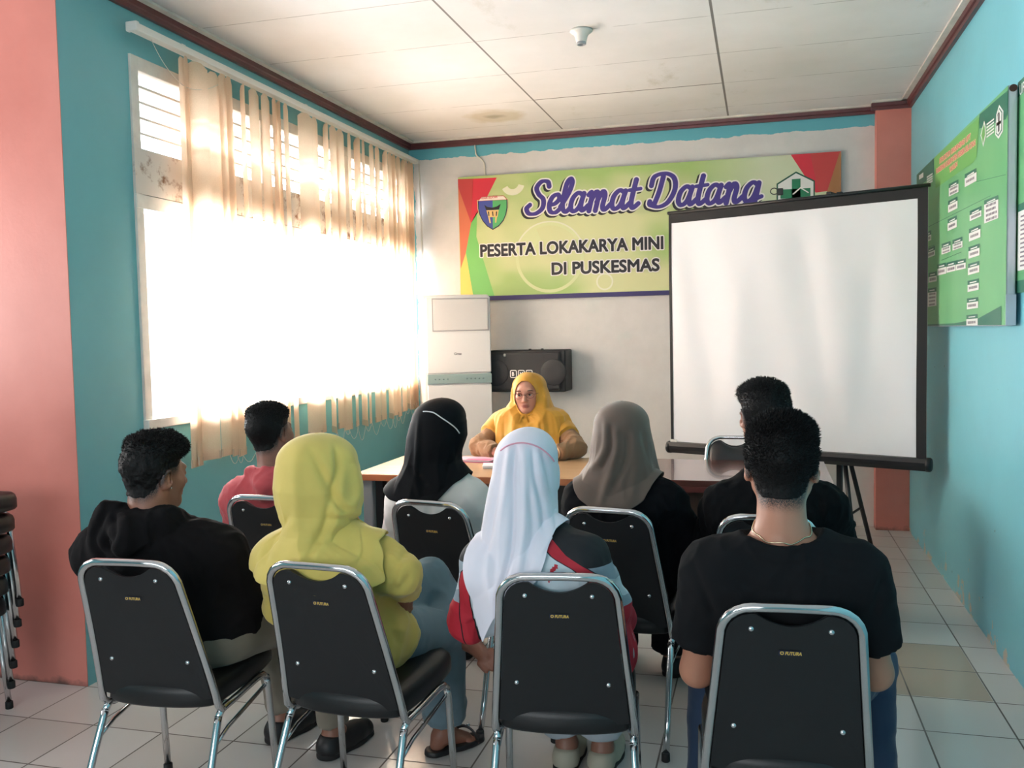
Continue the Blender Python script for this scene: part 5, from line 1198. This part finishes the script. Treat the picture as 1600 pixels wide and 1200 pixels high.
# ================================================================ the people
def hair_thick(top, side, nape=-.070, front=.0, lift=0.0, ear=.026, taper=.075):
    def t(L):
        x, y, z = L[:, 0], L[:, 1], L[:, 2]
        line = np.interp(y, [-.11, -.07, -.045, -.015, .02, .045, .07, .09], [nape, nape, nape + .012, ear, ear + .004, .036, .062, .078])
        d = z - line; tp = taper * smooth_step(-y, .01, .06) + .03
        tt = .0015 + (side - .0015) * np.clip(d / tp, 0, 1) + (top - side) * smooth_step(z + .15 * y, .045, .115) + lift * smooth_step(y, .0, .07) * smooth_step(z, .05, .09)
        return np.where(d < 0, np.clip(d * .6, -.02, 0) - .0015, tt)
    return t
def stub_fn(nape=-.070, ear=.026):
    def t(L):
        y, z = L[:, 1], L[:, 2]; line = np.interp(y, [-.11, -.07, -.035, -.01, .02, .045, .07, .09], [nape, nape, nape + .022, ear, .018, .030, .062, .078])
        return smooth_step(z - line, -.030, .012) * smooth_step(-y, -.06, -.03)
    return t
def seated(P, chair, lean=0.0, knees=None, turn=0.0, girth=1.0, r=1.0, spread=.12, feet=None):
    x, y0 = chair; kx = P.pel[0]; t = math.radians(turn); c, s_ = math.cos(t), math.sin(t)
    def loc(a, b_, z): return (kx + a * c + b_ * s_, P.pel[1] - a * s_ + b_ * c, z)
    kl, kr = loc(-spread, .42, .515), loc(spread, .42, .515); al, ar = loc(-spread, .46, .085), loc(spread, .46, .085); f = (s_, c, 0)
    P.legs(kl, al, kr, ar, f, f, r=r)
m_sole = mat('dark_sole', (30, 28, 28), 0.8); m_shoeb = mat('black_shoe', (28, 27, 29), 0.5)

# ---- man in the black hoodie (front row, left)
P = Person('m', 'person in a black hoodie and beige trousers at the left end of the front row', skin=(150, 100, 80)); P1 = P
P.head(at(243, 742, 2.47), yaw=-22, pitch=-3, roll=2, neck=at(232, 812, 2.43), neck_r=.062)
P.torso((-1.74, 2.48, .58), at(150, 868, 2.42), at(352, 868, 2.50), girth=1.14)
P.arm('l', (-2.10, 2.56, .66), (-1.88, 2.78, .63), 1.1); P.arm('r', at(402, 930, 2.60), (-1.52, 2.84, .64), 1.1)
seated(P, (-1.74, 2.156), turn=16, spread=.13, r=1.08)
P.finish(.0045, stub_fn(-.062))
hoodm = cloth('black_hoodie_fleece', (19, 17, 19), .95, .1, 420)
def hood(G):
    c = P.nb; G.cone(c + A_([-.085, -.045, .015]), c + A_([.0, -.085, -.035]), .040, .050, .03); G.cone(c + A_([.0, -.085, -.035]), c + A_([.085, -.035, .010]), .050, .034, .03)
    G.cone(c + A_([-.10, -.035, .012]), c + A_([-.085, .04, .01]), .030, .024, .03); G.cone(c + A_([.085, -.03, .008]), c + A_([.08, .04, .0]), .026, .022, .03); G.ell(c + A_([-.095, -.055, .028]), A_([.042, .034, .034]), None, .012)
    G.ell(c + A_([-.115, -.07, -.04]), A_([.040, .032, .075]), None, .025)
P.garment('hoodie', hoodm, .022, .006, hem=.575, neck=lambda Q: Shape().cone(P.nb + A_([0, .0, -.02]), P.W(0, -.0, -.03), .064, .064)(Q), crease=.009, seed=4, extra=hood, thigh=0, cscale=8,
    lines=[([(170, 792), (150, 830), (147, 850), (162, 870), (185, 886)], -.014, 6), ([(178, 800), (178, 830), (168, 856)], -.014, 6), ([(190, 800), (200, 840), (196, 872)], .006, 9), ([(258, 792), (276, 806), (300, 822)], -.008, 7), ([(300, 830), (345, 850), (390, 895)], .006, 12), ([(250, 840), (300, 880), (350, 890)], -.005, 12)])
P.trousers(cloth('beige_trousers', (126, 117, 104)), .014, seed=8); shoe(P, 'l', m_shoeb, m_sole); shoe(P, 'r', m_shoeb, m_sole)
P.hair(hair_thick(.031, .010, -.062, lift=.012), n=9000, length=(.006, .014), lean=(0, .35, .25), seed=3, spread=.6, wave=.004)
MB().ball(tuple(P.W(.0855, .004, -.032) - P.off()), .0028, n=8).build('ear_stud', mat('stud_silver', (220, 220, 220), .2, 1.0), P.root)

# ---- man in the black t-shirt (front row, right)
P = Person('m', 'person in a black t-shirt with a thin necklace, back to the camera at the right', skin=(184, 128, 104)); P4 = P
P.head(at(1221, 730, 2.33), yaw=-3, pitch=-4, roll=0, neck=at(1221, 838, 2.27), neck_r=.057)
P.torso((.055, 2.39, .57), at(1110, 893, 2.26), at(1341, 898, 2.27), girth=1.02)
P.arm('l', at(1090, 1046, 2.33), (-.07, 2.60, .62), 1.08); P.arm('r', at(1366, 1050, 2.34), (.20, 2.62, .62), 1.08)
P.legs((-.155, 2.77, .52), (-.17, 2.72, .09), (.30, 2.77, .52), (.32, 2.74, .09), (-.1, 1, 0), (.1, 1, 0), r=1.0)
P.finish(.005, stub_fn(-.078))
nk = Shape().ell(P.nb + A_([0, .0, .055]), A_([.108, .100, .085]), P.TR)
P.garment('t_shirt', cloth('black_cotton', (21, 22, 25), .9, .1, 900), .017, .006, hem=.50, sleeve=(.66, .66), sleeve_r=1.04, neck=lambda Q: nk(Q), crease=.005, seed=9, cscale=8, thigh=.1, shoulder=.004,
    lines=[([(1078, 872), (1100, 925), (1116, 965)], -.008, 7), ([(1380, 905), (1366, 962)], -.008, 7), ([(1165, 842), (1180, 866), (1222, 876), (1265, 866), (1280, 842)], .004, 5), ([(1130, 900), (1200, 925), (1250, 930)], -.004, 12)])
P.trousers(cloth('blue_jeans', (40, 58, 84), .8), .014, seed=12); shoe(P, 'l', m_shoeb, m_sole); shoe(P, 'r', m_shoeb, m_sole)
P.hair(hair_thick(.027, .013, -.070, taper=.07), n=16000, length=(.006, .019), lean=(.45, -.1, .5), seed=7, spread=.22, wave=.002)
pts = []
for k_ in range(15):
    a_ = math.radians(-105 + 15 * k_); q = P.nb + A_([math.sin(a_) * .13, -math.cos(a_) * .13, .002 + .030 * (1 - math.cos(a_)) + .003 * math.sin(k_ * 2.1)])
    cdir = nrm(A_([P.nb[0], P.nb[1] + .01, q[2] - .01]) - q)
    for _ in range(60):
        d = P.body(q[None])[0]
        if d < .0025: break
        q = q + cdir * max(.0006, d * .6)
    pts.append(q - P.off())
MB().tube(catmull(pts, 5), .0017, n=7).build('necklace', mat('pale_gold_chain', (214, 196, 166), .25, 1.0), P.root)

# ---- person in the red hoodie (second row, left)
P = Person('m', 'person in a faded red hoodie, seated by the window wall in the second row', skin=(140, 94, 78)); P5 = P
P.head(at(424, 678, 3.42), yaw=-16, pitch=4, roll=-6, neck=at(427, 738, 3.38), neck_r=.058)
P.torso((-1.95, 3.47, .57), at(374, 780, 3.38), at(480, 780, 3.44), girth=1.0)
P.arm('l', (-2.20, 3.46, .64), (-2.02, 3.74, .64)); P.arm('r', (-1.73, 3.52, .66), (-1.88, 3.78, .64)); seated(P, (-1.95, 3.15), turn=5)
P.finish(.006, stub_fn(-.06))
redm = cloth('faded_red_fleece', (196, 82, 88), .95, .2, 420)
def hood5(G):
    c = P.nb; G.cone(c + A_([-.08, -.02, .0]), c + A_([.01, -.075, -.055]), .032, .040, .03); G.cone(c + A_([.01, -.075, -.055]), c + A_([.09, -.02, -.005]), .040, .032, .03)
P.garment('hoodie', redm, .024, .007, hem=.50, neck=lambda Q: Shape().cone(P.nb + A_([0, .0, -.05]), P.W(0, 0, -.03), .072, .078)(Q), crease=.006, seed=14, extra=hood5, thigh=.15, lines=[([(386, 738), (388, 758), (402, 772)], -.010, 6), ([(430, 762), (412, 776)], -.008, 6), ([(370, 752), (362, 775)], .005, 8)])
G = Shape().cone(P.nb + A_([0, 0, -.05]), P.nb + A_([0, .004, .030]), .074, .062, clip=[(P.nb + A_([0, -.0, .018]), nrm(A_([0, -.15, 1.])))]); lo, hi = G.bounds(); V, F = polygonise(G, lo, hi, .005); P.add('collar', V, F, cloth('black_inner_collar', (22, 22, 28)))
P.trousers(cloth('dark_trousers', (40, 42, 50)), .014); shoe(P, 'l', m_shoeb, m_sole); shoe(P, 'r', m_shoeb, m_sole)
P.hair(hair_thick(.028, .010, -.060), n=6000, length=(.006, .014), lean=(0, .2, .3), seed=5, spread=.35, wave=.002)

# ---- person in black seated beyond the man in the t-shirt
P = Person('m', 'person in black seated beyond the man in the black t-shirt, facing the desks', skin=(176, 124, 104)); P8 = P
P.head(at(1193, 652, 3.37), yaw=24, pitch=0, roll=0, neck=at(1205, 735, 3.34))
P.torso((.03, 3.42, .57), at(1128, 795, 3.35), at(1290, 795, 3.36), girth=1.05)
P.arm('l', (-.20, 3.45, .64), (-.04, 3.70, .66)); P.arm('r', (.29, 3.45, .64), (.14, 3.72, .66)); seated(P, (.03, 3.1))
P.finish(.006, stub_fn())
P.garment('shirt', cloth('black_shirt_cloth', (9, 10, 13), .9), .022, .007, hem=.50, neck=lambda Q: Shape().cone(P.nb + A_([0, .0, -.02]), P.W(0, -.0, -.03), .062, .062)(Q), crease=.008, seed=19, thigh=.15)
P.trousers(cloth('dark_trousers', (40, 42, 50)), .014); shoe(P, 'l', m_shoeb, m_sole); shoe(P, 'r', m_shoeb, m_sole)
P.hair(hair_thick(.026, .013, -.062, lift=.012), n=7000, length=(.008, .018), lean=(.3, .35, .3), seed=8, spread=.3, wave=.002)

# ---- woman in the lime green headscarf (front row)
P = Person('f', 'person in lime green headscarf and tunic, legs crossed in grey-blue trousers, front row', skin=(140, 92, 74), female=True); P2 = P
P.head(at(500, 748, 2.47), yaw=-20, pitch=-4, roll=0, neck=at(500, 818, 2.44))
P.torso((-1.235, 2.515, .58), at(437, 880, 2.41), at(596, 880, 2.46), girth=.90)
P.arm('l', (-1.44, 2.50, .66), (-1.24, 2.74, .64)); P.arm('r', at(624, 898, 2.44), at(637, 922, 2.56), hand=nrm(at(627, 972, 2.60) - at(637, 922, 2.56)), palm=(-.7, .5, -.1), curl=.28, hs=1.05)
P.legs(at(672, 905, 2.96), at(732, 1000, 2.92), at(694, 985, 2.88), at(694, 1142, 2.99), nrm(at(778, 1044, 2.90) - at(732, 1000, 2.92)), nrm(A_([.62, .76, -.05])), r=.95)
P.finish(.0045)
lime = cloth('lime_tunic_cloth', (202, 180, 94), .8, .2, 700); limes = cloth('lime_scarf_cloth', (212, 190, 102), .75, .2, 900)
P.garment('tunic', lime, .014, .006, hem=.435, sleeve=('w', 'w'), sleeve_r=1.02, crease=.008, seed=21, thigh=.16, cscale=9,
    lines=[([(636, 862), (618, 890), (612, 930)], -.010, 7), ([(602, 930), (612, 980), (628, 1010)], -.008, 8), ([(640, 900), (620, 925)], -.008, 6)])
P.trousers(cloth('grey_blue_trousers', (98, 118, 128), .9, bscale=900), .013, (.86, .84), flare=1.5, seed=23, crease=.010)
P.scarf(limes, [(677, 470, 520), (690, 455, 538), (705, 445, 546), (730, 439, 555), (760, 437, 561), (785, 440, 562), (805, 446, 556), (822, 452, 545), (836, 450, 543), (852, 428, 575), (870, 408, 610), (900, 400, 640), (960, 396, 655)],
        lambda t: np.interp(t, [-PI, -1.6, -.6, .3, 1.1, 1.6, PI], [.86, .84, .79, .77, .80, .86, .86]), 2.43, .118, .125,
        folds=((7, .005, 1.2, .2, .32, -7),), res=(240, 130), seed=31, crease=.007,
        lines=[([(486, 705), (503, 739), (516, 770), (512, 800), (504, 830), (484, 868), (480, 889)], -.016, 8), ([(524, 698), (528, 730), (522, 766), (530, 790), (546, 800)], -.020, 7), ([(541, 700), (555, 739), (558, 769), (546, 793)], .012, 8),
               ([(470, 690), (462, 740), (466, 800), (458, 830)], .006, 12), ([(452, 806), (424, 845), (412, 882)], -.010, 7), ([(512, 812), (560, 812), (590, 826)], -.014, 6), ([(566, 820), (572, 860), (560, 884)], -.012, 6), ([(572, 824), (600, 840), (618, 880), (614, 925)], .008, 8), ([(500, 850), (470, 890)], .009, 10), ([(540, 840), (545, 885)], .006, 10)],
        rows_fb=lambda Z: (np.interp(Z, [.8, .93, 1.0, 1.2], [.16, .10, .115, .118]), np.interp(Z, [.80, .92, .98, 1.05, 1.2], [.17, .12, .11, .125, .12])))
# sandal on the standing foot
def sandal(P, side, m, name='sandal'):
    hip, k, a, toe = P.L[side]; t = nrm(A_([toe[0], toe[1], 0])); a0 = A_([a[0], a[1], 0]); G = Shape(); G.cone(a0 - t * .04 + A_([0, 0, .008]), a0 + t * .09 + A_([0, 0, .008]), .038, .042, .02); G.cone(a0 + t * .06 + A_([0, 0, .008]), a0 + t * .13 + A_([0, 0, .008]), .043, .036, .02)
    lo, hi = G.bounds(); V, F = polygonise(lambda Q: np.maximum(np.maximum(G(Q), .001 - Q[:, 2]), Q[:, 2] - .022), lo, hi, .005); o = P.add(name, V, F, m)
    sd = A_([t[1], -t[0], 0]); 
    for q, z in ((.035, .062), (.085, .052)):
        b_ = []
        for u in np.linspace(-1, 1, 11): b_.append(a0 + t * (q + .03 * (u if q > .05 else -u)) + sd * (.043 * u) + A_([0, 0, .018 + z * (1 - u * u) ** .6]) - P.off())
        MB().tube(b_, .0055, n=8, ry=.5).build('strap', m, o)
    MB().ball(tuple(a0 + t * .10 + A_([0, 0, .068]) - P.off()), .009, n=10).build('buckle', mat('sandal_bead', (190, 190, 192), .25, 1.0), o)
sandal(P, 'r', m_shoeb)

# ---- woman in the white headscarf and striped jacket (front row, middle)
P = Person('f', 'person in white headscarf and white jacket with red and black sleeves, front row', skin=(150, 104, 86), female=True); P3 = P
P.head(at(823, 742, 2.48), yaw=14, pitch=-4, neck=at(826, 818, 2.44))
P.torso((-.545, 2.53, .58), at(757, 885, 2.40), at(917, 880, 2.42), girth=1.08)
P.arm('l', at(731, 972, 2.48), (-.60, 2.74, .66)); P.arm('r', at(950, 945, 2.50), at(972, 968, 2.72), hand=nrm((-.5, .7, -.3)), curl=.5)
P.legs((-.74, 2.92, .52), (-.655, 2.99, .085), (-.54, 2.95, .52), (-.53, 2.99, .085), (0, 1, 0), (.1, 1, 0))
P.finish(.0055)
def jacket_mat():
    m = M_('striped_jacket_cloth')
    def A(n): q = m.node('ShaderNodeAttribute'); q.attribute_name = n; return q.outputs['Fac']
    du, h, mk, dg = A('du'), A('hz'), A('mark'), A('diag'); red, blk, wht, gry = lin((186, 34, 52)), lin((20, 20, 26)), lin((206, 216, 224)), lin((150, 164, 178))
    v = m.coord(); out = m.mix(m.ramp(m.noise(7, 3, v), .3, .7), wht, lin((194, 206, 214)))
    low = m.mix(m.math('GREATER_THAN', m.math('FRACT', m.math('MULTIPLY', dg, 11.0)), .5), wht, gry)
    low = m.mix(m.math('LESS_THAN', h, .735), low, red); sl = m.mix(m.math('GREATER_THAN', h, .868), low, blk)
    out = m.mix(m.math('GREATER_THAN', du, 0.0), out, sl); ad = m.math('ABSOLUTE', du)
    out = m.mix(m.math('LESS_THAN', ad, .0225), out, blk); out = m.mix(m.math('LESS_THAN', ad, .0185), out, red); out = m.mix(m.math('GREATER_THAN', mk, .5), out, red)
    m.col(out); m.b.inputs['Roughness'].default_value = .7; m.bump(m.noise(500, 2, v), .2, .0006); return m.m
mx_ = (P.sl[0] + P.sr[0]) / 2; mkc = at(870, 884, 2.36)
def jat(V):
    u = np.abs(V[:, 0] - mx_); us = np.interp(V[:, 2], [.50, .72, .80, .835, .865, .90, .95], [.200, .200, .196, .182, .145, .085, .03])
    q = ((V[:, 0] - mkc[0]) * .8 + (V[:, 2] - mkc[2]) * -.6) / .006; w = ((V[:, 0] - mkc[0]) * .6 + (V[:, 2] - mkc[2]) * .8) / .017
    q2 = (V[:, 0] - mkc[0] + .008) / .004; w2 = (V[:, 2] - mkc[2] + .026) / .005
    return {'du': (u - us) * 1.0, 'hz': V[:, 2], 'diag': V[:, 2] + .6 * u, 'mark': np.where(((q * q + w * w < 1) | (q2 * q2 + w2 * w2 < 1)) & (V[:, 1] < P.mid[1]), 1.0, 0.0)}
P.garment('jacket', jacket_mat(), .012, .005, hem=.50, crease=.006, seed=33, attrs=jat, thigh=.2, cscale=9)
P.trousers(cloth('pale_grey_trousers', (170, 176, 184)), .016, (.9, .9), flare=1.2, seed=35)
m_bs = mat('beige_shoe', (176, 168, 150), .6); shoe(P, 'l', m_bs, m_sole, high=.065); shoe(P, 'r', m_bs, m_sole, high=.065)
white_s = cloth('white_scarf_cloth', (230, 226, 238), .7, .2, 800, .03)
P.scarf(white_s, [(668, 805, 845), (676, 792, 856), (690, 782, 864), (705, 778, 868), (735, 775, 869), (765, 768, 868), (800, 761, 869), (830, 757, 870), (850, 755, 874), (880, 750, 880), (905, 744, 880), (940, 742, 870), (1000, 745, 860)],
        lambda t: np.interp(t, [-PI, -1.9, -1.5, -1.15, -.75, -.45, -.1, .3, .8, 1.15, 1.6, PI], [.90, .92, .93, .90, .735, .655, .735, .79, .845, .885, .90, .88]), 2.45, .115, .120,
        folds=((9, .003, 1.4, .12, .25, -2.0),), res=(260, 140), seed=41, crease=.002,
        lines=[([(787, 700), (780, 745), (771, 800), (762, 860)], -.010, 5), ([(797, 697), (793, 740), (786, 800)], .006, 5), ([(806, 696), (801, 740), (802, 800), (797, 870), (780, 930)], -.011, 5), ([(818, 696), (820, 750), (818, 830), (808, 900)], .008, 6), ([(832, 700), (836, 745), (846, 790), (850, 830)], -.009, 5), ([(846, 704), (856, 740), (864, 780)], -.008, 5), ([(826, 760), (832, 830), (820, 900)], -.006, 6), ([(868, 800), (870, 835), (850, 870)], -.008, 6), ([(768, 850), (762, 900), (770, 950)], .006, 7)],
        rows_fb=lambda Z: (np.interp(Z, [.8, .93, 1.0, 1.2], [.15, .10, .115, .118]), np.interp(Z, [.66, .80, .92, 1.0, 1.1], [.150, .165, .140, .128, .12])))
def band(P, pts, m, r=.0022, name='elastic_band', Y0=2.2):
    out = []; dg = bpy.context.evaluated_depsgraph_get(); sc = [o for o in P.root.children if o.name.startswith('headscarf')][0]; me = sc.data
    co = np.empty(len(me.vertices) * 3); me.vertices.foreach_get('co', co); co = co.reshape(-1, 3) + P.off()
    for px, py in pts:
        d = nrm(ray(px, py)); w = co - EYE; t = w @ d; dist = np.linalg.norm(w - t[:, None] * d, axis=1); cand = np.where(dist < .012)[0]
        if not len(cand): continue
        t0 = t[cand].min(); out.append(EYE + d * (t0 - .002) - P.off())
    return MB().tube(catmull(out, 4), r, n=7).build(name, m, P.root)
band(P, [(782, 704), (790, 698), (800, 694), (812, 692), (825, 693), (838, 697), (850, 704), (860, 713), (866, 721)], mat('pink_elastic', (226, 160, 180), .6))
MB().ball(tuple(at(820, 700, 2.355) - P.off()), .004, n=8).build('pin_head', mat('pin_dark', (90, 96, 104), .3, .8), P.root)

# ---- woman in the black headscarf (second row)
P = Person('f', 'person in black headscarf and white shirt, seated before the light oak desk', skin=(160, 112, 94), female=True); P6 = P
P.head(at(690, 672, 3.43), yaw=-12, pitch=-3, neck=at(688, 726, 3.40))
P.torso((-1.22, 3.47, .58), at(628, 782, 3.39), at(738, 782, 3.40), girth=1.02)
P.arm('l', (-1.47, 3.46, .66), (-1.30, 3.74, .68)); P.arm('r', (-1.03, 3.46, .66), (-1.14, 3.74, .68)); seated(P, (-1.22, 3.154), turn=0)
P.finish(.007)
P.garment('shirt', cloth('white_shirt_cloth', (226, 220, 216), .8), .016, .007, hem=.5, crease=.008, seed=43, thigh=.15, cscale=8)
P.trousers(cloth('black_trousers', (26, 26, 30)), .014); shoe(P, 'l', m_shoeb, m_sole); shoe(P, 'r', m_shoeb, m_sole)
P.scarf(cloth('black_scarf_cloth', (9, 10, 15), .7, .15, 900), [(622, 675, 705), (630, 662, 712), (642, 654, 719), (658, 646, 726), (680, 640, 727), (700, 637, 722), (720, 634, 718), (735, 628, 722), (750, 620, 727), (770, 614, 722), (800, 612, 716)],
        lambda t: np.interp(t, [-PI, -1.4, -.5, .5, 1.2, PI], [.86, .86, .84, .84, .90, .88]), 3.41, .115, .118, folds=((4, .008, .6, .15, .3, 6), (9, .004, 1.6, .1, .3, -3)), res=(180, 90), seed=45, crease=.003, lines=[([(655, 650), (652, 700), (650, 745), (655, 775)], .006, 4), ([(640, 728), (650, 745), (668, 760)], -.008, 5), ([(715, 665), (712, 700), (722, 740)], -.006, 6)],
        rows_fb=lambda Z: (np.interp(Z, [.8, .93, 1.0, 1.2], [.15, .10, .115, .118]), np.interp(Z, [.80, .92, 1.0, 1.1], [.15, .135, .125, .12])))
band(P, [(661, 643), (668, 643), (678, 645), (690, 653), (702, 661), (712, 669), (718, 677)], mat('white_elastic', (220, 220, 222), .6), r=.0024, name='mask_strap')

# ---- woman in the brown headscarf (second row)
P = Person('f', 'person in brown headscarf and black top, seated before the dark walnut desk', skin=(160, 112, 94), female=True); P7 = P
P.head(at(974, 676, 3.43), yaw=14, pitch=-4, neck=at(972, 728, 3.40))
P.torso((-.50, 3.46, .58), at(912, 785, 3.37), at(1040, 785, 3.38), girth=1.08)
P.arm('l', (-.72, 3.45, .66), (-.56, 3.72, .68)); P.arm('r', (-.24, 3.46, .66), (-.38, 3.72, .68)); seated(P, (-.5, 3.126), turn=0)
P.finish(.007)
P.garment('blouse', cloth('black_blouse_cloth', (9, 10, 15), .85), .020, .007, hem=.42, crease=.010, seed=47, thigh=.3, cscale=8)
P.trousers(cloth('black_trousers', (26, 26, 30)), .02, flare=1.5); shoe(P, 'l', m_shoeb, m_sole); shoe(P, 'r', m_shoeb, m_sole)
P.scarf(cloth('brown_scarf_cloth', (98, 82, 73), .65, .25, 900), [(627, 955, 988), (634, 944, 1000), (646, 935, 1008), (662, 929, 1014), (685, 926, 1018), (705, 924, 1022), (722, 920, 1026), (738, 910, 1030), (750, 902, 1032), (770, 904, 1024), (800, 912, 1008)],
        lambda t: np.interp(t, [-PI, -1.5, -1.0, -.3, .4, 1.0, 1.4, PI], [.90, .93, .88, .835, .835, .86, .93, .90]), 3.41, .115, .118, folds=((7, .005, 1.0, .15, .3, -5),), res=(200, 100), seed=49, crease=.005,
        lines=[([(947, 655), (946, 700), (924, 736)], .010, 6), ([(953, 668), (953, 705), (936, 738)], -.009, 5), ([(962, 665), (963, 705), (948, 755), (938, 790)], .010, 6), ([(981, 680), (978, 720), (955, 768)], -.009, 5), ([(990, 670), (996, 720), (985, 780)], .007, 8), ([(1003, 670), (1012, 705), (1030, 742)], -.007, 6)],
        rows_fb=lambda Z: (np.interp(Z, [.8, .93, 1.0, 1.2], [.15, .10, .115, .118]), np.interp(Z, [.80, .92, 1.0, 1.1], [.165, .145, .13, .12])))

# ---- the speaker in the mustard headscarf behind the desk
P = Person('f', 'person in mustard headscarf, tan blouse and glasses behind the light oak desk', skin=(196, 140, 120), female=True, scale=1.10); P9 = P
P.head(at(824, 615, 5.33), yaw=184, pitch=-3, roll=2, neck=at(828, 655, 5.40))
P.torso((-1.36, 5.52, .58), at(872, 664, 5.40), at(783, 664, 5.40), girth=1.10)
eR, wR, eL, wL = at(750, 697, 5.22), at(776, 706, 5.10), at(899, 697, 5.22), at(868, 704, 5.10)
for q in (eR, eL): q[2] = .812
for q in (wR, wL): q[2] = .795
P.arm('r', eR, wR, hand=nrm((.9, -.1, -.10)), palm=(0, 0, -1), curl=.30); P.arm('l', eL, wL, hand=nrm((-.9, -.1, -.10)), palm=(0, 0, -1), curl=.30)
P.legs((-1.25, 5.10, .52), (-1.25, 5.12, .085), (-1.47, 5.10, .52), (-1.47, 5.12, .085), (0, -1, 0), (0, -1, 0))
P.finish(.004)
P.garment('blouse', cloth('tan_blouse_cloth', (148, 112, 82), .8), .014, .005, hem=.5, sleeve=('w', 'w'), crease=.007, seed=53, thigh=.12)
P.trousers(cloth('tan_trousers', (150, 112, 76)), .016); shoe(P, 'l', m_shoeb, m_sole); shoe(P, 'r', m_shoeb, m_sole)
def cut9(z): return z
P.scarf(cloth('mustard_scarf_cloth', (202, 146, 48), .6, .2, 800), [(582, 815, 840), (588, 808, 846), (598, 803, 851), (612, 800, 856), (626, 799, 860), (636, 793, 864), (641, 780, 880), (648, 772, 889), (660, 769, 893), (690, 770, 898), (720, 772, 896)],
        lambda t: np.interp(t, [-PI, -2.0, -1.5, -1.2, -.7, 0, .7, 1.15, 1.35, 1.6, 2.0, PI], [.93, .93, .86, .79, .76, .77, .78, .80, .86, .90, .93, .93]), 5.37, .115, .115, folds=((11, .010, 1.0, .19, .34, 3), (17, .004, 0, .15, .3, -4)), res=(320, 150), seed=57, crease=.006, face=(.064, .094),
        rows_fb=lambda Z: (np.interp(Z, [.8, .95, 1.0, 1.2], [.17, .12, .115, .115]), np.interp(Z, [.75, .88, .95, 1.02, 1.2], [.22, .19, .15, .13, .125])),
        lines=[([(800, 625), (806, 650), (822, 668)], -.010, 3), ([(853, 615), (850, 645), (838, 665)], .008, 4), ([(815, 655), (822, 690)], .008, 3), ([(842, 655), (850, 690)], -.010, 3), ([(858, 640), (864, 680)], .008, 4), ([(785, 650), (786, 690)], -.008, 4), ([(874, 650), (880, 690)], -.008, 4)])
W9 = lambda x, y, z: tuple(P.W(x, y, z) - P.off())
m_eye = mat('eye_white', (214, 206, 200), .25); m_iris = mat('dark_iris', (38, 24, 18), .2); m_brow = mat('eyebrow', (62, 42, 36), .8); m_rim = mat('glasses_rim', (78, 44, 44), .35, .4)
for q in (-1, 1):
    e = MB().ball((0, 0, 0), .0106 * P.hs, n=16).build('eye', m_eye, P.root, loc=W9(q * .031, .0795, .004))
    ir = MB().ball((0, 0, 0), (.0062 * P.hs, .0022 * P.hs, .0062 * P.hs), m_iris, n=12).build('iris', m_iris, e); v = nrm(P.hR @ A_([.12 * 1, 1, -.05])) ; ir.location = tuple(v * .0098 * P.hs); ir.rotation_euler = (0, 0, math.radians(182) - .1)
    MB().tube([W9(q * .044, .0845, .0065), W9(q * .038, .0895, .0100), W9(q * .031, .0915, .0112), W9(q * .023, .0905, .0095), W9(q * .018, .0875, .0045)], .0034, n=6).build('upper_eyelid', skin_mat('eyelid', (140, 92, 78)), P.root)
    MB().tube([W9(q * .050, .082, .0225), W9(q * .042, .0880, .0265), W9(q * .030, .0930, .0270), W9(q * .019, .0940, .0255)], [.0016, .0026, .0030, .0022], n=6).build('eyebrow', m_brow, P.root)
gl = MB()
for q in (-1, 1):
    rim = [W9(q * .033 + .0235 * math.cos(a) * (1.0), 0.0995 - .35 * abs(.0235 * math.cos(a)) * (1 if math.cos(a) * 1 > 0 else .2) * .6, .000 + .0165 * math.sin(a)) for a in np.linspace(0, 2 * PI, 24, endpoint=False)]
    MB().tube(rim, .0011, n=6, closed=True).build('glasses_rim', m_rim, P.root)
    MB().tube([W9(q * .0565, .094, .006), W9(q * .070, .060, .006), W9(q * .078, .005, .004)], .0011, n=6).build('glasses_temple', m_rim, P.root)
MB().tube([W9(-.0095, .0995, .002), W9(0, .105, .005), W9(.0095, .0995, .002)], .0012, n=6).build('glasses_bridge', m_rim, P.root)
wr = P.wr_l; wd = nrm(P.wr_l - P.el_l)
MB().tube([tuple(wr - wd * .005 + (np.cross(wd, A_([0, 0, 1.0])) * math.cos(a) + A_([0, 0, 1.0]) * math.sin(a)) * .031 - P.off()) for a in np.linspace(0, 2 * PI, 20, endpoint=False)], .005, n=8, closed=True).build('wristwatch', mat('watch_pale_gold', (216, 180, 140), .3, .6), P.root)
